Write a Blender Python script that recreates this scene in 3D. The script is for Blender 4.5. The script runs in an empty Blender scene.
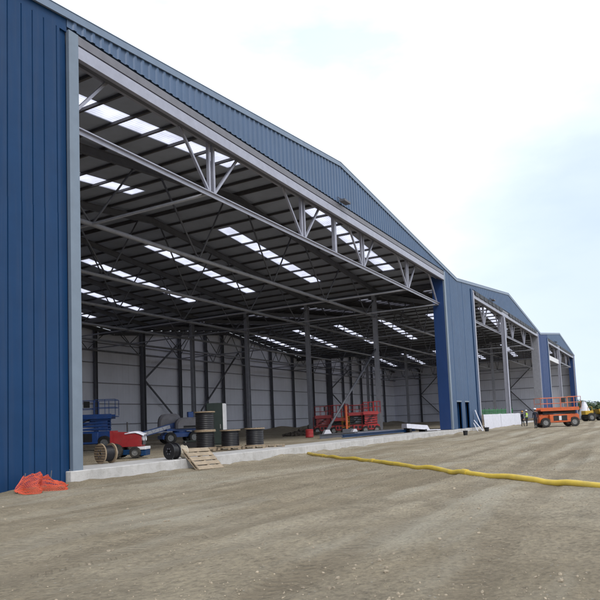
import bpy, math, random
from mathutils import Vector, Matrix, Euler, noise as mnoise
random.seed(7)
S = bpy.context.scene
COL = S.collection
R = math.radians

# ------------------------------------------------------------------ helpers
class MB:
    """collects faces; build() links them as ONE mesh object"""
    def __init__(self): self.v = []; self.f = []; self.mi = []
    def add(self, vs, fs, m=0):
        o = len(self.v); self.v += [tuple(p) for p in vs]
        for q in fs: self.f.append([o+i for i in q]); self.mi.append(m)
        return self
    def box(self, x0, x1, y0, y1, z0, z1, m=0, M=None):
        vs = [Vector((x, y, z)) for z in (z0, z1) for y in (y0, y1) for x in (x0, x1)]
        if M is not None: vs = [M @ p for p in vs]
        return self.add(vs, [(0,2,3,1),(4,5,7,6),(0,1,5,4),(2,6,7,3),(0,4,6,2),(1,3,7,5)], m)
    def bbox(self, x0, x1, y0, y1, z0, z1, b=.02, m=0, M=None):
        """box with chamfered vertical and top edges"""
        def ring(z, i): return [(x0+i, y0, z),(x1-i, y0, z),(x1, y0+i, z),(x1, y1-i, z),(x1-i, y1, z),(x0+i, y1, z),(x0, y1-i, z),(x0, y0+i, z)]
        def ring2(z, i):
            return [(x0+b+i*.0, y0+b, z),(x1-b, y0+b, z),(x1-b, y0+b, z),(x1-b, y1-b, z),(x1-b, y1-b, z),(x0+b, y1-b, z),(x0+b, y1-b, z),(x0+b, y0+b, z)]
        vs = ring(z0, b)+ring(z1-b, b)+[(x0+b, y0+b, z1),(x1-b, y0+b, z1),(x1-b, y1-b, z1),(x0+b, y1-b, z1)]
        vs = [Vector(p) for p in vs]
        if M is not None: vs = [M @ p for p in vs]
        fs = [tuple(reversed(range(8)))]
        for i in range(8): fs.append((i, (i+1)%8, 8+(i+1)%8, 8+i))
        fs += [(16,17,18,19),(8,9,17,16),(9,10,17),(10,11,18,17),(11,12,18),(12,13,19,18),(13,14,19),(14,15,16,19),(15,8,16)]
        return self.add(vs, fs, m)
    def tube(self, p, q, r, n=8, r2=None, m=0, cap=True):
        p = Vector(p); q = Vector(q); r2 = r if r2 is None else r2
        d = (q-p).normalized(); a = d.orthogonal().normalized(); b = d.cross(a)
        vs = []
        for c, rr in ((p, r), (q, r2)):
            for i in range(n):
                t = 2*math.pi*i/n; vs.append(c + a*math.cos(t)*rr + b*math.sin(t)*rr)
        fs = [(i, (i+1)%n, n+(i+1)%n, n+i) for i in range(n)]
        if cap: fs += [tuple(reversed(range(n))), tuple(range(n, 2*n))]
        return self.add(vs, fs, m)
    def path(self, pts, r, n=8, m=0):
        pts = [Vector(p) for p in pts]; vs = []; fs = []
        for k, p in enumerate(pts):
            d = (pts[min(k+1, len(pts)-1)]-pts[max(k-1, 0)]).normalized()
            up = Vector((0, 0, 1)) if abs(d.z) < .9 else Vector((1, 0, 0))
            a = d.cross(up).normalized(); b = a.cross(d)
            for i in range(n):
                t = 2*math.pi*i/n; vs.append(p+a*math.cos(t)*r+b*math.sin(t)*r)
        for k in range(len(pts)-1):
            for i in range(n): fs.append((k*n+i, k*n+(i+1)%n, (k+1)*n+(i+1)%n, (k+1)*n+i))
        fs += [tuple(reversed(range(n))), tuple(range((len(pts)-1)*n, len(pts)*n))]
        return self.add(vs, fs, m)
    def bar(self, p, q, w, h, up=(0, 0, 1), m=0):
        p = Vector(p); q = Vector(q); d = (q-p).normalized()
        a = d.cross(Vector(up))
        a = a.normalized() if a.length > 1e-5 else d.orthogonal().normalized()
        b = a.cross(d)
        vs = [c + a*sx*w/2 + b*sz*h/2 for c in (p, q) for sz in (-1, 1) for sx in (-1, 1)]
        return self.add(vs, [(0,1,3,2),(4,6,7,5),(0,4,5,1),(2,3,7,6),(0,2,6,4),(1,5,7,3)], m)
    def ibeam(self, p, q, w, h, t=.03, up=(0, 0, 1), m=0):
        p = Vector(p); q = Vector(q); d = (q-p).normalized()
        a = d.cross(Vector(up))
        a = a.normalized() if a.length > 1e-5 else d.orthogonal().normalized()
        b = a.cross(d)
        self.bar(p+b*(h/2-t/2), q+b*(h/2-t/2), w, t, up, m)
        self.bar(p-b*(h/2-t/2), q-b*(h/2-t/2), w, t, up, m)
        self.bar(p, q, t*.7, h-2*t-.002, up, m)
        return self
    def lathe(self, prof, c=(0,0,0), axis='z', n=24, m=0, M=None):
        vs = []; k = len(prof)
        for i in range(n):
            t = 2*math.pi*i/n
            for r, z in prof:
                if axis == 'z': p = (r*math.cos(t), r*math.sin(t), z)
                elif axis == 'x': p = (z, r*math.cos(t), r*math.sin(t))
                else: p = (r*math.sin(t), z, r*math.cos(t))
                p = Vector(p)+Vector(c)
                vs.append(M @ p if M is not None else p)
        fs = []
        for i in range(n):
            j = (i+1) % n
            for s in range(k-1): fs.append((i*k+s, j*k+s, j*k+s+1, i*k+s+1))
        return self.add(vs, fs, m)
    def prism(self, poly, axis, a, b, m=0, M=None):
        """poly of 2D points, extruded along axis ('x': poly=(y,z), 'y': poly=(x,z), 'z': poly=(x,y))"""
        def P(u, v, w):
            p = Vector({'x': (w, u, v), 'y': (u, w, v), 'z': (u, v, w)}[axis])
            return M @ p if M is not None else p
        n = len(poly)
        vs = [P(u, v, a) for u, v in poly]+[P(u, v, b) for u, v in poly]
        fs = [tuple(range(n)), tuple(reversed(range(n, 2*n)))]+[(i, n+i, n+(i+1)%n, (i+1)%n) for i in range(n)]
        return self.add(vs, fs, m)
    def build(self, name, mat, parent=None, smooth=False, loc=None, rz=0):
        me = bpy.data.meshes.new(name)
        me.from_pydata(self.v, [], self.f); 
        mats = mat if isinstance(mat, (list, tuple)) else [mat]
        for m in mats: me.materials.append(m)
        if len(mats) > 1: me.polygons.foreach_set('material_index', self.mi)
        if smooth: me.polygons.foreach_set('use_smooth', [True]*len(me.polygons))
        me.update()
        import bmesh
        bm = bmesh.new(); bm.from_mesh(me); bmesh.ops.recalc_face_normals(bm, faces=bm.faces); bm.to_mesh(me); bm.free()
        o = bpy.data.objects.new(name, me); COL.objects.link(o)
        if parent is not None: o.parent = parent
        if loc is not None: o.location = loc
        o.rotation_euler.z = rz
        return o

def tag(o, label=None, cat=None, group=None, kind=None):
    if label: o['label'] = label
    if cat: o['category'] = cat
    if group: o['group'] = group
    if kind: o['kind'] = kind
    return o
def thing(name, label, cat, loc=(0,0,0), rz=0, group=None):
    o = bpy.data.objects.new(name, None); COL.objects.link(o)
    o.location = loc; o.rotation_euler = (0, 0, rz); o.empty_display_size = .3
    return tag(o, label, cat, group)
def copy_tree(o, parent=None):
    c = o.copy(); COL.objects.link(c)
    if parent is not None: c.parent = parent
    for ch in list(o.children): copy_tree(ch, c)
    return c

# ------------------------------------------------------------------ materials
def srgb(h):
    h = h.lstrip('#'); f = lambda c: c/12.92 if c <= .04045 else ((c+.055)/1.055)**2.4
    return tuple(f(int(h[i:i+2], 16)/255) for i in (0, 2, 4))
def mat(name, col, rough=.6, metal=0, var=.15, scale=3, bump=0, bscale=40, dirt=0, streak=0, spec=.5, coat=0):
    m = bpy.data.materials.new(name); m.use_nodes = True; nt = m.node_tree; N = nt.nodes; L = nt.links
    b = N['Principled BSDF']; b.inputs['Roughness'].default_value = rough; b.inputs['Metallic'].default_value = metal
    b.inputs['Specular IOR Level'].default_value = spec
    b.inputs['Coat Weight'].default_value = coat; b.inputs['Coat Roughness'].default_value = .25
    tc = N.new('ShaderNodeTexCoord')
    n1 = N.new('ShaderNodeTexNoise'); n1.inputs['Scale'].default_value = scale; n1.inputs['Detail'].default_value = 6; n1.inputs['Roughness'].default_value = .65
    L.new(tc.outputs['Object'], n1.inputs['Vector'])
    mr = N.new('ShaderNodeMapRange'); mr.inputs[1].default_value = .3; mr.inputs[2].default_value = .7
    mr.inputs[3].default_value = 1-var; mr.inputs[4].default_value = 1+var
    L.new(n1.outputs['Fac'], mr.inputs[0])
    mx = N.new('ShaderNodeVectorMath'); mx.operation = 'SCALE'; mx.inputs[0].default_value = col
    L.new(mr.outputs[0], mx.inputs['Scale'])
    out = mx.outputs[0]
    if dirt or streak:
        n2 = N.new('ShaderNodeTexNoise'); n2.inputs['Scale'].default_value = 1.0; n2.inputs['Detail'].default_value = 8; n2.inputs['Roughness'].default_value = .7
        mp = N.new('ShaderNodeMapping'); mp.inputs['Scale'].default_value = (3, 3, .12) if streak else (2.2, 2.2, 2.2)
        L.new(tc.outputs['Object'], mp.inputs['Vector']); L.new(mp.outputs[0], n2.inputs['Vector'])
        r2 = N.new('ShaderNodeMapRange'); r2.inputs[1].default_value = .48; r2.inputs[2].default_value = .75; r2.inputs[3].default_value = 0; r2.inputs[4].default_value = max(dirt, streak)
        L.new(n2.outputs['Fac'], r2.inputs[0])
        mm = N.new('ShaderNodeMix'); mm.data_type = 'RGBA'; mm.inputs['B'].default_value = (.17, .145, .11, 1)
        L.new(r2.outputs[0], mm.inputs['Factor']); L.new(out, mm.inputs['A']); out = mm.outputs['Result']
    L.new(out, b.inputs['Base Color'])
    if bump:
        n3 = N.new('ShaderNodeTexNoise'); n3.inputs['Scale'].default_value = bscale; n3.inputs['Detail'].default_value = 5
        L.new(tc.outputs['Object'], n3.inputs['Vector'])
        bp = N.new('ShaderNodeBump'); bp.inputs['Strength'].default_value = bump; bp.inputs['Distance'].default_value = .02
        L.new(n3.outputs['Fac'], bp.inputs['Height']); L.new(bp.outputs[0], b.inputs['Normal'])
    return m
M = {}
M['blue_wall'] = mat('dark_blue_cladding', (.006, .040, .118), .45, .0, .10, .8, streak=.10, bump=.35, bscale=1.3, spec=.22)
M['blue_jamb'] = mat('blue_jamb_sheet', (.011, .042, .150), .42, 0, .08, .8, streak=.06)
M['clad'] = mat('steel_blue_cladding', (.056, .104, .195), .40, .1, .08, .5, streak=.10)
M['trim'] = mat('grey_trim', (.17, .215, .275), .42, .15, .08, 1.5, streak=.12)
M['header_grey'] = mat('dull_header_steel', (.165, .162, .185), .5, .2, .12, 2)
M['verge'] = mat('verge_flashing', (.16, .21, .29), .4, .2, .08, 1.5)
M['galv'] = mat('galvanised_steel', (.34, .345, .415), .45, .3, .10, 2.5, dirt=.10)
M['steel'] = mat('grey_painted_steel', (.26, .265, .30), .5, .1, .14, 2)
M['dsteel'] = mat('dark_steel', (.105, .108, .128), .55, .1, .15, 2)
M['purlin'] = mat('purlin_steel', (.085, .08, .085), .55, .1, .15, 2)
M['liner'] = mat('roof_liner_sheet', (.33, .36, .44), .6, 0, .12, .6)
M['roof_out'] = mat('roof_sheet_grey', (.22, .25, .29), .5, .2, .1, .4)
M['rear'] = mat('white_liner_panel', (.78, .80, .90), .6, 0, .06, .25, streak=.08)
M['girt'] = mat('girt_steel', (.24, .24, .28), .55, .2, .12, 2)
M['concrete'] = mat('pale_concrete', (.50, .485, .475), .85, 0, .14, 1.2, bump=.5, bscale=25, dirt=.45)
M['slab'] = mat('slab_concrete', (.40, .39, .38), .85, 0, .16, .7, bump=.3, bscale=20, dirt=.5)
M['wood'] = mat('weathered_timber', (.33, .26, .185), .8, 0, .25, 4, bump=.4, bscale=30)
M['ply'] = mat('drum_plywood', (.30, .225, .15), .8, 0, .25, 3, bump=.3, bscale=30)
M['cable'] = mat('black_cable', (.012, .012, .016), .42, 0, .2, 8)
M['rubber'] = mat('tyre_rubber', (.022, .021, .021), .8, 0, .3, 6, dirt=.6)
M['rim'] = mat('wheel_rim', (.25, .25, .25), .5, .3, .2, 6, dirt=.3)
M['blue_plant'] = mat('blue_machine_paint', (.018, .080, .30), .42, 0, .15, 4, dirt=.3)
M['red_plant'] = mat('red_machine_paint', (.30, .018, .022), .45, 0, .18, 4, dirt=.22)
M['red_bright'] = mat('bright_red_paint', (.40, .032, .036), .42, 0, .15, 4, dirt=.15)
M['orange'] = mat('orange_machine_paint', (.58, .11, .025), .5, 0, .2, 3, dirt=.5)
M['orange_pale'] = mat('faded_orange_rail', (.62, .19, .09), .5, 0, .12, 4)
M['yellow'] = mat('yellow_machine_paint', (.50, .31, .03), .5, 0, .16, 4, dirt=.35)
M['pipe'] = mat('yellow_polythene_pipe', (.60, .43, .06), .5, 0, .10, 2, dirt=.4)
M['white'] = mat('white_paint', (.70, .70, .73), .5, 0, .08, 3, dirt=.12)
M['sheet'] = mat('white_plastic_sheet', (.68, .68, .76), .42, 0, .10, 2, bump=.35, bscale=4, dirt=.15)
M['grey_cover'] = mat('grey_hood', (.21, .20, .22), .55, 0, .15, 3, dirt=.3)
M['black'] = mat('matt_black', (.018, .018, .02), .7, 0, .2, 5)
M['dkgreen'] = mat('dark_green_paint', (.018, .030, .026), .6, 0, .2, 3)
M['green'] = mat('green_mesh', (.03, .22, .07), .6, 0, .2, 5)
M['amber'] = mat('amber_plastic', (.55, .28, .03), .4)
M['glass'] = mat('lamp_glass', (.55, .56, .60), .12, 0, .05)
M['navy'] = mat('navy_cloth', (.012, .015, .028), .85, 0, .25, 12)
M['trouser'] = mat('dark_trousers', (.022, .024, .032), .85, 0, .25, 12)
M['hivis'] = mat('hi_vis_yellow_green', (.42, .62, .06), .7, 0, .1, 10)
M['skin'] = mat('skin', (.42, .24, .17), .55, 0, .06, 10)
M['hair'] = mat('dark_hair', (.02, .014, .01), .7)
M['boots'] = mat('work_boots', (.035, .025, .018), .7)
M['net'] = mat('orange_red_netting', (.60, .085, .035), .6, 0, .15, 5)
M['dark_void'] = mat('dark_door_leaf', (.02, .024, .034), .6)

def skylight_mat():
    m = bpy.data.materials.new('translucent_rooflight'); m.use_nodes = True; nt = m.node_tree; N = nt.nodes; L = nt.links
    N.remove(N['Principled BSDF'])
    t = N.new('ShaderNodeBsdfTranslucent'); t.inputs['Color'].default_value = (.66, .66, .76, 1)
    d = N.new('ShaderNodeBsdfDiffuse'); d.inputs['Color'].default_value = (.5, .5, .58, 1)
    mx = N.new('ShaderNodeMixShader'); mx.inputs[0].default_value = .10
    tc = N.new('ShaderNodeTexCoord'); n = N.new('ShaderNodeTexNoise'); n.inputs['Scale'].default_value = .9; n.inputs['Detail'].default_value = 6
    L.new(tc.outputs['Object'], n.inputs['Vector'])
    w = N.new('ShaderNodeTexWave'); w.bands_direction = 'Y'; w.inputs['Scale'].default_value = 1.6; L.new(tc.outputs['Object'], w.inputs['Vector'])
    ad = N.new('ShaderNodeMath'); ad.operation = 'MULTIPLY_ADD'; ad.inputs[1].default_value = .22; L.new(w.outputs['Fac'], ad.inputs[0]); L.new(n.outputs['Fac'], ad.inputs[2])
    cr = N.new('ShaderNodeValToRGB'); e = cr.color_ramp.elements; e[0].position = .38; e[0].color = (.46, .46, .54, 1); e[1].position = .75; e[1].color = (.72, .72, .81, 1)
    L.new(ad.outputs[0], cr.inputs[0]); L.new(cr.outputs[0], t.inputs['Color'])
    L.new(t.outputs[0], mx.inputs[1]); L.new(d.outputs[0], mx.inputs[2]); L.new(mx.outputs[0], N['Material Output'].inputs[0])
    return m
M['skylight'] = skylight_mat()

def ground_mat(name, inside=False):
    m = bpy.data.materials.new(name); m.use_nodes = True; nt = m.node_tree; N = nt.nodes; L = nt.links
    b = N['Principled BSDF']; b.inputs['Roughness'].default_value = .95; b.inputs['Specular IOR Level'].default_value = .2
    tc = N.new('ShaderNodeTexCoord')
    def nz(s, d=6, r=.6, dist=0):
        n = N.new('ShaderNodeTexNoise'); n.inputs['Scale'].default_value = s; n.inputs['Detail'].default_value = d; n.inputs['Roughness'].default_value = r
        n.inputs['Distortion'].default_value = dist
        L.new(tc.outputs['Object'], n.inputs['Vector']); return n.outputs['Fac']
    def ramp(src, stops):
        r = N.new('ShaderNodeValToRGB'); L.new(src, r.inputs[0])
        e = r.color_ramp.elements
        while len(e) < len(stops): e.new(.5)
        for x, (p, c) in zip(e, stops): x.position = p; x.color = (*c, 1)
        return r.outputs[0]
    def mixc(f, a, bb, mode='MIX'):
        x = N.new('ShaderNodeMix'); x.data_type = 'RGBA'; x.blend_type = mode
        if isinstance(f, float): x.inputs['Factor'].default_value = f
        else: L.new(f, x.inputs['Factor'])
        for s, nm in ((a, 'A'), (bb, 'B')):
            if isinstance(s, tuple): x.inputs[nm].default_value = (*s, 1)
            else: L.new(s, x.inputs[nm])
        return x.outputs['Result']
    c = ramp(nz(.11, 8, .62, .5), [(.32, (.315, .262, .185)), (.5, (.38, .325, .24)), (.68, (.45, .395, .305))])
    c = mixc(.6, c, ramp(nz(.9, 9, .7, .3), [(.30, (.50, .49, .48)), (.55, (1, 1, 1)), (.75, (1.25, 1.23, 1.2))]), 'MULTIPLY')
    c = mixc(.75, c, ramp(nz(9, 8, .75), [(.30, (.42, .41, .40)), (.50, (1, 1, 1)), (.70, (1.4, 1.37, 1.3))]), 'MULTIPLY')
    if not inside:
        # damp darker soil patches of their own shape
        mp = N.new('ShaderNodeMapping'); mp.inputs['Scale'].default_value = (.06, .30, 1); L.new(tc.outputs['Object'], mp.inputs[0])
        n = N.new('ShaderNodeTexNoise'); n.inputs['Scale'].default_value = 1; n.inputs['Detail'].default_value = 7; n.inputs['Roughness'].default_value = .6; L.new(mp.outputs[0], n.inputs[0])
        f = ramp(n.outputs['Fac'], [(.47, (0, 0, 0)), (.62, (.6, .6, .6))])
        c = mixc(f, c, (.225, .183, .122))
        # sparse pale chalky gravel
        n2 = N.new('ShaderNodeTexNoise'); n2.inputs['Scale'].default_value = .35; n2.inputs['Detail'].default_value = 6; L.new(mp.outputs[0], n2.inputs[0]); n2.inputs['Scale'].default_value = 2.3
        f = ramp(n2.outputs['Fac'], [(.52, (0, 0, 0)), (.68, (.7, .7, .7))])
        c = mixc(f, c, (.46, .42, .34))
        # vertex mask of ruts
        at = N.new('ShaderNodeAttribute'); at.attribute_name = 'rut'
        rk = N.new('ShaderNodeMath'); rk.operation = 'MULTIPLY'; rk.inputs[1].default_value = .7; L.new(at.outputs['Fac'], rk.inputs[0])
        c = mixc(rk.outputs[0], c, (.25, .205, .145))
        # chevron tyre prints pressed into the ruts
        ax = N.new('ShaderNodeAttribute'); ax.attribute_name = 'across'
        ab = N.new('ShaderNodeMath'); ab.operation = 'ABSOLUTE'; L.new(ax.outputs['Fac'], ab.inputs[0])
        sx = N.new('ShaderNodeSeparateXYZ'); L.new(tc.outputs['Object'], sx.inputs[0])
        s1 = N.new('ShaderNodeMath'); s1.operation = 'MULTIPLY_ADD'; s1.inputs[1].default_value = .7; L.new(ab.outputs[0], s1.inputs[0]); L.new(sx.outputs['X'], s1.inputs[2])
        s2 = N.new('ShaderNodeMath'); s2.operation = 'MULTIPLY'; s2.inputs[1].default_value = 30; L.new(s1.outputs[0], s2.inputs[0])
        s3 = N.new('ShaderNodeMath'); s3.operation = 'SINE'; L.new(s2.outputs[0], s3.inputs[0])
        s4 = N.new('ShaderNodeMapRange'); s4.inputs[1].default_value = -.2; s4.inputs[2].default_value = .5; L.new(s3.outputs[0], s4.inputs[0])
        mk = N.new('ShaderNodeMath'); mk.operation = 'MULTIPLY'; L.new(s4.outputs[0], mk.inputs[0])
        mm = N.new('ShaderNodeMapRange'); mm.inputs[1].default_value = .25; mm.inputs[2].default_value = .5; L.new(at.outputs['Fac'], mm.inputs[0]); bk = N.new('ShaderNodeTexNoise'); bk.inputs['Scale'].default_value = 1.7; bk.inputs['Detail'].default_value = 6; L.new(tc.outputs['Object'], bk.inputs['Vector'])
        b2 = N.new('ShaderNodeMapRange'); b2.inputs[1].default_value = .44; b2.inputs[2].default_value = .58; L.new(bk.outputs['Fac'], b2.inputs[0])
        b3 = N.new('ShaderNodeMath'); b3.operation = 'MULTIPLY'; L.new(mm.outputs[0], b3.inputs[0]); L.new(b2.outputs[0], b3.inputs[1]); L.new(b3.outputs[0], mk.inputs[1])
        tread = mk.outputs[0]
        tk = N.new('ShaderNodeMath'); tk.operation = 'MULTIPLY'; tk.inputs[1].default_value = .22; L.new(tread, tk.inputs[0])
        c = mixc(tk.outputs[0], c, (.17, .138, .095))
    v = N.new('ShaderNodeTexVoronoi'); v.inputs['Scale'].default_value = 14; L.new(tc.outputs['Object'], v.inputs[0])
    f = ramp(v.outputs['Distance'], [(.0, (1, 1, 1)), (.16, (.9, .9, .9)), (.24, (0, 0, 0))])
    sel = ramp(v.outputs['Color'], [(.80, (0, 0, 0)), (.84, (1, 1, 1))])
    c = mixc(mixc(1.0, f, sel, 'MULTIPLY'), c, (.42, .395, .35))
    L.new(c, b.inputs['Base Color'])
    bp = N.new('ShaderNodeBump'); bp.inputs['Strength'].default_value = 1.0; bp.inputs['Distance'].default_value = .075
    hs = N.new('ShaderNodeMath'); hs.operation = 'MULTIPLY_ADD'; hs.inputs[1].default_value = .8; L.new(v.outputs['Distance'], hs.inputs[0]); L.new(nz(7, 10, .8), hs.inputs[2])
    ho = hs.outputs[0]
    if not inside:
        h2 = N.new('ShaderNodeMath'); h2.operation = 'MULTIPLY_ADD'; h2.inputs[1].default_value = -.6; L.new(tread, h2.inputs[0]); L.new(ho, h2.inputs[2]); ho = h2.outputs[0]
    L.new(ho, bp.inputs['Height']); L.new(bp.outputs[0], b.inputs['Normal'])
    return m
M['dirt'] = ground_mat('site_dirt'); M['floor_dirt'] = ground_mat('floor_dirt', True)
M['grass_hill'] = mat('hill_grass', (.07, .10, .045), .9, 0, .3, .02)
M['leaf'] = mat('hedge_leaf', (.040, .078, .036), .7, 0, .35, .25)
M['leaf2'] = mat('hedge_leaf_light', (.075, .115, .05), .7, 0, .3, .25)
M['bark'] = mat('bark', (.08, .06, .045), .9)

# ------------------------------------------------------------------ terrain
HX0, SPAN, YF, DEPTH = 10.3, 58.6, 18.12, 52.2
ZE, ZA = 16.5, 19.5              # eaves (valley) and apex heights
def sm(a, b, x):
    t = min(1, max(0, (x-a)/(b-a))); return t*t*(3-2*t)
RUTS = [(2.0, .045), (3.9, .05), (7.4, .012), (9.2, .016), (11.8, -.01), (-1.5, .05), (.4, .055), (5.2, -.09), (6.9, -.085)]
def rutmask(x, y): return rutinfo(x, y)[0]
def rutinfo(x, y):
    s = 0; ac = 0
    for k, (y0, sl) in enumerate(RUTS):
        yc = y0+sl*(x-20)+.7*math.sin(x*.06+k*.5)+.25*math.sin(x*.17+k)
        d = abs(y-yc)
        if d < .75:
            v = max(0, (1-sm(.16, .42+.1*mnoise.noise((x*.6, k, 2)), d))*(.62+.55*mnoise.noise((x*.12, k*5.1, 0))+.25*mnoise.noise((x*.8, y*.8, k))))
            if v > s: s = v
            ac = y-yc
    return s, ac
def gz(x, y, detail=True):
    z = -.42+.42*sm(22, 62, x)*(1-sm(10.5, 17.4, y))+.25*sm(60, 95, x)*sm(10.5, 17.4, y)
    if x > 150: z += .0
    if detail:
        z += .06*mnoise.noise((x*.18, y*.22, 0))+.030*mnoise.noise((x*.7, y*.7, 3))+.018*mnoise.noise((x*2.3, y*2.3, 7))
        z -= .06*rutmask(x, y)
        if 17.0 < y < 18.05: z += sm(17.1+.3*mnoise.noise((x*.5, 3, 1)), 17.95, y)*max(0, .09+.14*mnoise.noise((x*.45, 1, 6))+.06*mnoise.noise((x*1.9, 4, 6)))
    return z
def spaced(a, b, step): 
    n = int(round((b-a)/step)); return [a+(b-a)*i/n for i in range(n+1)]
xs = [-3000, -1200, -500, -200, -90, -45, -25]+spaced(-14, 40, .22)+spaced(40.4, 110, .4)+spaced(112, 200, 2.2)+[215, 240, 280, 340, 450, 700, 1200, 2200, 4000]
ys = [-4000, -1800, -900, -450, -240, -140, -90, -60, -42, -34]+spaced(-28, -6, .7)+spaced(-5.6, 18.0, .15)+[19, 22, 30, 50, 80, 120, 200, 400, 900, 2000, 4000]
g = MB(); nx = len(xs); rv = []; av = []
for y in ys:
    for x in xs:
        near = -30 < x < 205 and -34 <= y <= 18.01
        ri_ = rutinfo(x, y) if near else (0, 0); rv.append(ri_[0]); av.append(ri_[1])
        g.v.append((x, y, gz(x, y, near)))
for j in range(len(ys)-1):
    for i in range(nx-1):
        g.f.append([j*nx+i, j*nx+i+1, (j+1)*nx+i+1, (j+1)*nx+i]); g.mi.append(0)
me = bpy.data.meshes.new('ground'); me.from_pydata(g.v, [], g.f); me.materials.append(M['dirt'])
a = me.attributes.new('rut', 'FLOAT', 'POINT'); a.data.foreach_set('value', rv)
a = me.attributes.new('across', 'FLOAT', 'POINT'); a.data.foreach_set('value', av)
me.polygons.foreach_set('use_smooth', [True]*len(me.polygons)); me.update()
go = bpy.data.objects.new('ground', me); COL.objects.link(go); go['kind'] = 'structure'

fl = MB(); fx = spaced(HX0+.2, HX0+3*SPAN-.2, 1.0); fy = spaced(20.1, 69.9, .96)
for y in fy:
    for x in fx:
        bank = .9*sm(66.5, 69.5, y)*(.6+.5*mnoise.noise((x*.15, 2, 1)))
        fl.v.append((x, y, .02+.05*mnoise.noise((x*.3, y*.3, 0))+.03*mnoise.noise((x*.9, y*.9, 2))+max(0, bank)))
for j in range(len(fy)-1):
    for i in range(len(fx)-1): fl.f.append([j*len(fx)+i, j*len(fx)+i+1, (j+1)*len(fx)+i+1, (j+1)*len(fx)+i]); fl.mi.append(0)
o = fl.build('hangar_floor', M['floor_dirt'], smooth=True); o['kind'] = 'structure'

# concrete upstand along the front of all the hangars, with pour joints
k = MB(); x = 15.60
while x < HX0+3*SPAN:
    x1 = x+5.85; k.bbox(x, x1, 17.95, 20.3, -.8, .07, .025); x = x1+.012
o = k.build('concrete_kerb', M['concrete']); o['kind'] = 'structure'

pb = MB()
ico = [(0, 0, -1), (.72, -.53, -.45), (-.28, -.85, -.45), (-.89, 0, -.45), (-.28, .85, -.45), (.72, .53, -.45), (.28, -.85, .45), (-.72, -.53, .45), (-.72, .53, .45), (.28, .85, .45), (.89, 0, .45), (0, 0, 1)]
icf = [(0,1,2),(1,0,5),(0,2,3),(0,3,4),(0,4,5),(1,5,10),(2,1,6),(3,2,7),(4,3,8),(5,4,9),(1,10,6),(2,6,7),(3,7,8),(4,8,9),(5,9,10),(6,10,11),(7,6,11),(8,7,11),(9,8,11),(10,9,11)]
for i in range(15000):
    d = 4.5+55*random.random()**2.0; a_ = R(29.2+random.uniform(-32, 32))
    x, y = d*math.cos(a_), d*math.sin(a_)
    if y > 17.6 or mnoise.noise((x*.25, y*.25, 9)) < random.uniform(-.5, .45): continue
    s_ = min(.06, .006/(1-random.random()*.985)**.5); z = gz(x, y)
    sx_, sy_, sz_ = (random.uniform(.6, 1.15) for _ in range(3)); Rm = Euler((random.uniform(-.5, .5), random.uniform(-.5, .5), random.random()*6)).to_matrix()
    pb.add([Rm @ Vector((p[0]*s_*sx_*random.uniform(.8, 1.15), p[1]*s_*sy_*random.uniform(.8, 1.15), p[2]*s_*sz_*.75))+Vector((x, y, z+s_*.15)) for p in ico], icf)
pm = mat('stone_grit', (.30, .25, .185), .9, 0, .5, 1.3)
tag(pb.build('pebbles', pm), 'loose grey pebbles scattered over the brown site dirt', 'pebbles', kind='stuff')

# ------------------------------------------------------------------ hangars
OL, OR = 5.9, 53.6               # opening, local x
def roofline(x): return ZE+(ZA-ZE)*(1-abs(2*x/SPAN-1))
def clad(mb, x0, x1, bot, top, y, pitch=.46, depth=.055, axis='x', crown=.34):
    """trapezoidal sheet standing on axis; y is the pan plane, crowns stand towards -y"""
    xs_ = []; x = x0
    while x < x1-1e-6:
        for fr, dd in ((0, 0), (1-crown-.14, 0), (1-crown, depth), (.90, depth), (1., 0)):
            xx = x+fr*pitch
            if xx <= x1: xs_.append((xx, dd))
        x += pitch
    xs_.append((x1, 0))
    pr = None
    for xx, dd in xs_:
        b_, t_ = bot(xx), top(xx)
        cur = [(xx, y-dd, b_), (xx, y-dd, t_)] if axis == 'x' else [(y-dd, xx, b_), (y-dd, xx, t_)]
        if pr and Vector(pr[0]).to_tuple(4) != Vector(cur[0]).to_tuple(4): mb.add([pr[0], cur[0], cur[1], pr[1]], [(0,1,2,3)])
        pr = cur
    return mb
def wide_panels(mb, edges, z0, z1, y):
    """wide flat tray panels with narrow recessed joints"""
    w, d = .045, .05
    for a_, b_ in zip(edges[:-1], edges[1:]):
        mb.prism([(a_+w, y), (b_, y), (b_, y+.10), (a_, y+.10), (a_, y+d), (a_+w*.6, y+d)], 'z', z0, z1)
def roof_z(x): return roofline(x)-.12
PURL = [2.25*i for i in range(14)]   # from each eave
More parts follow.
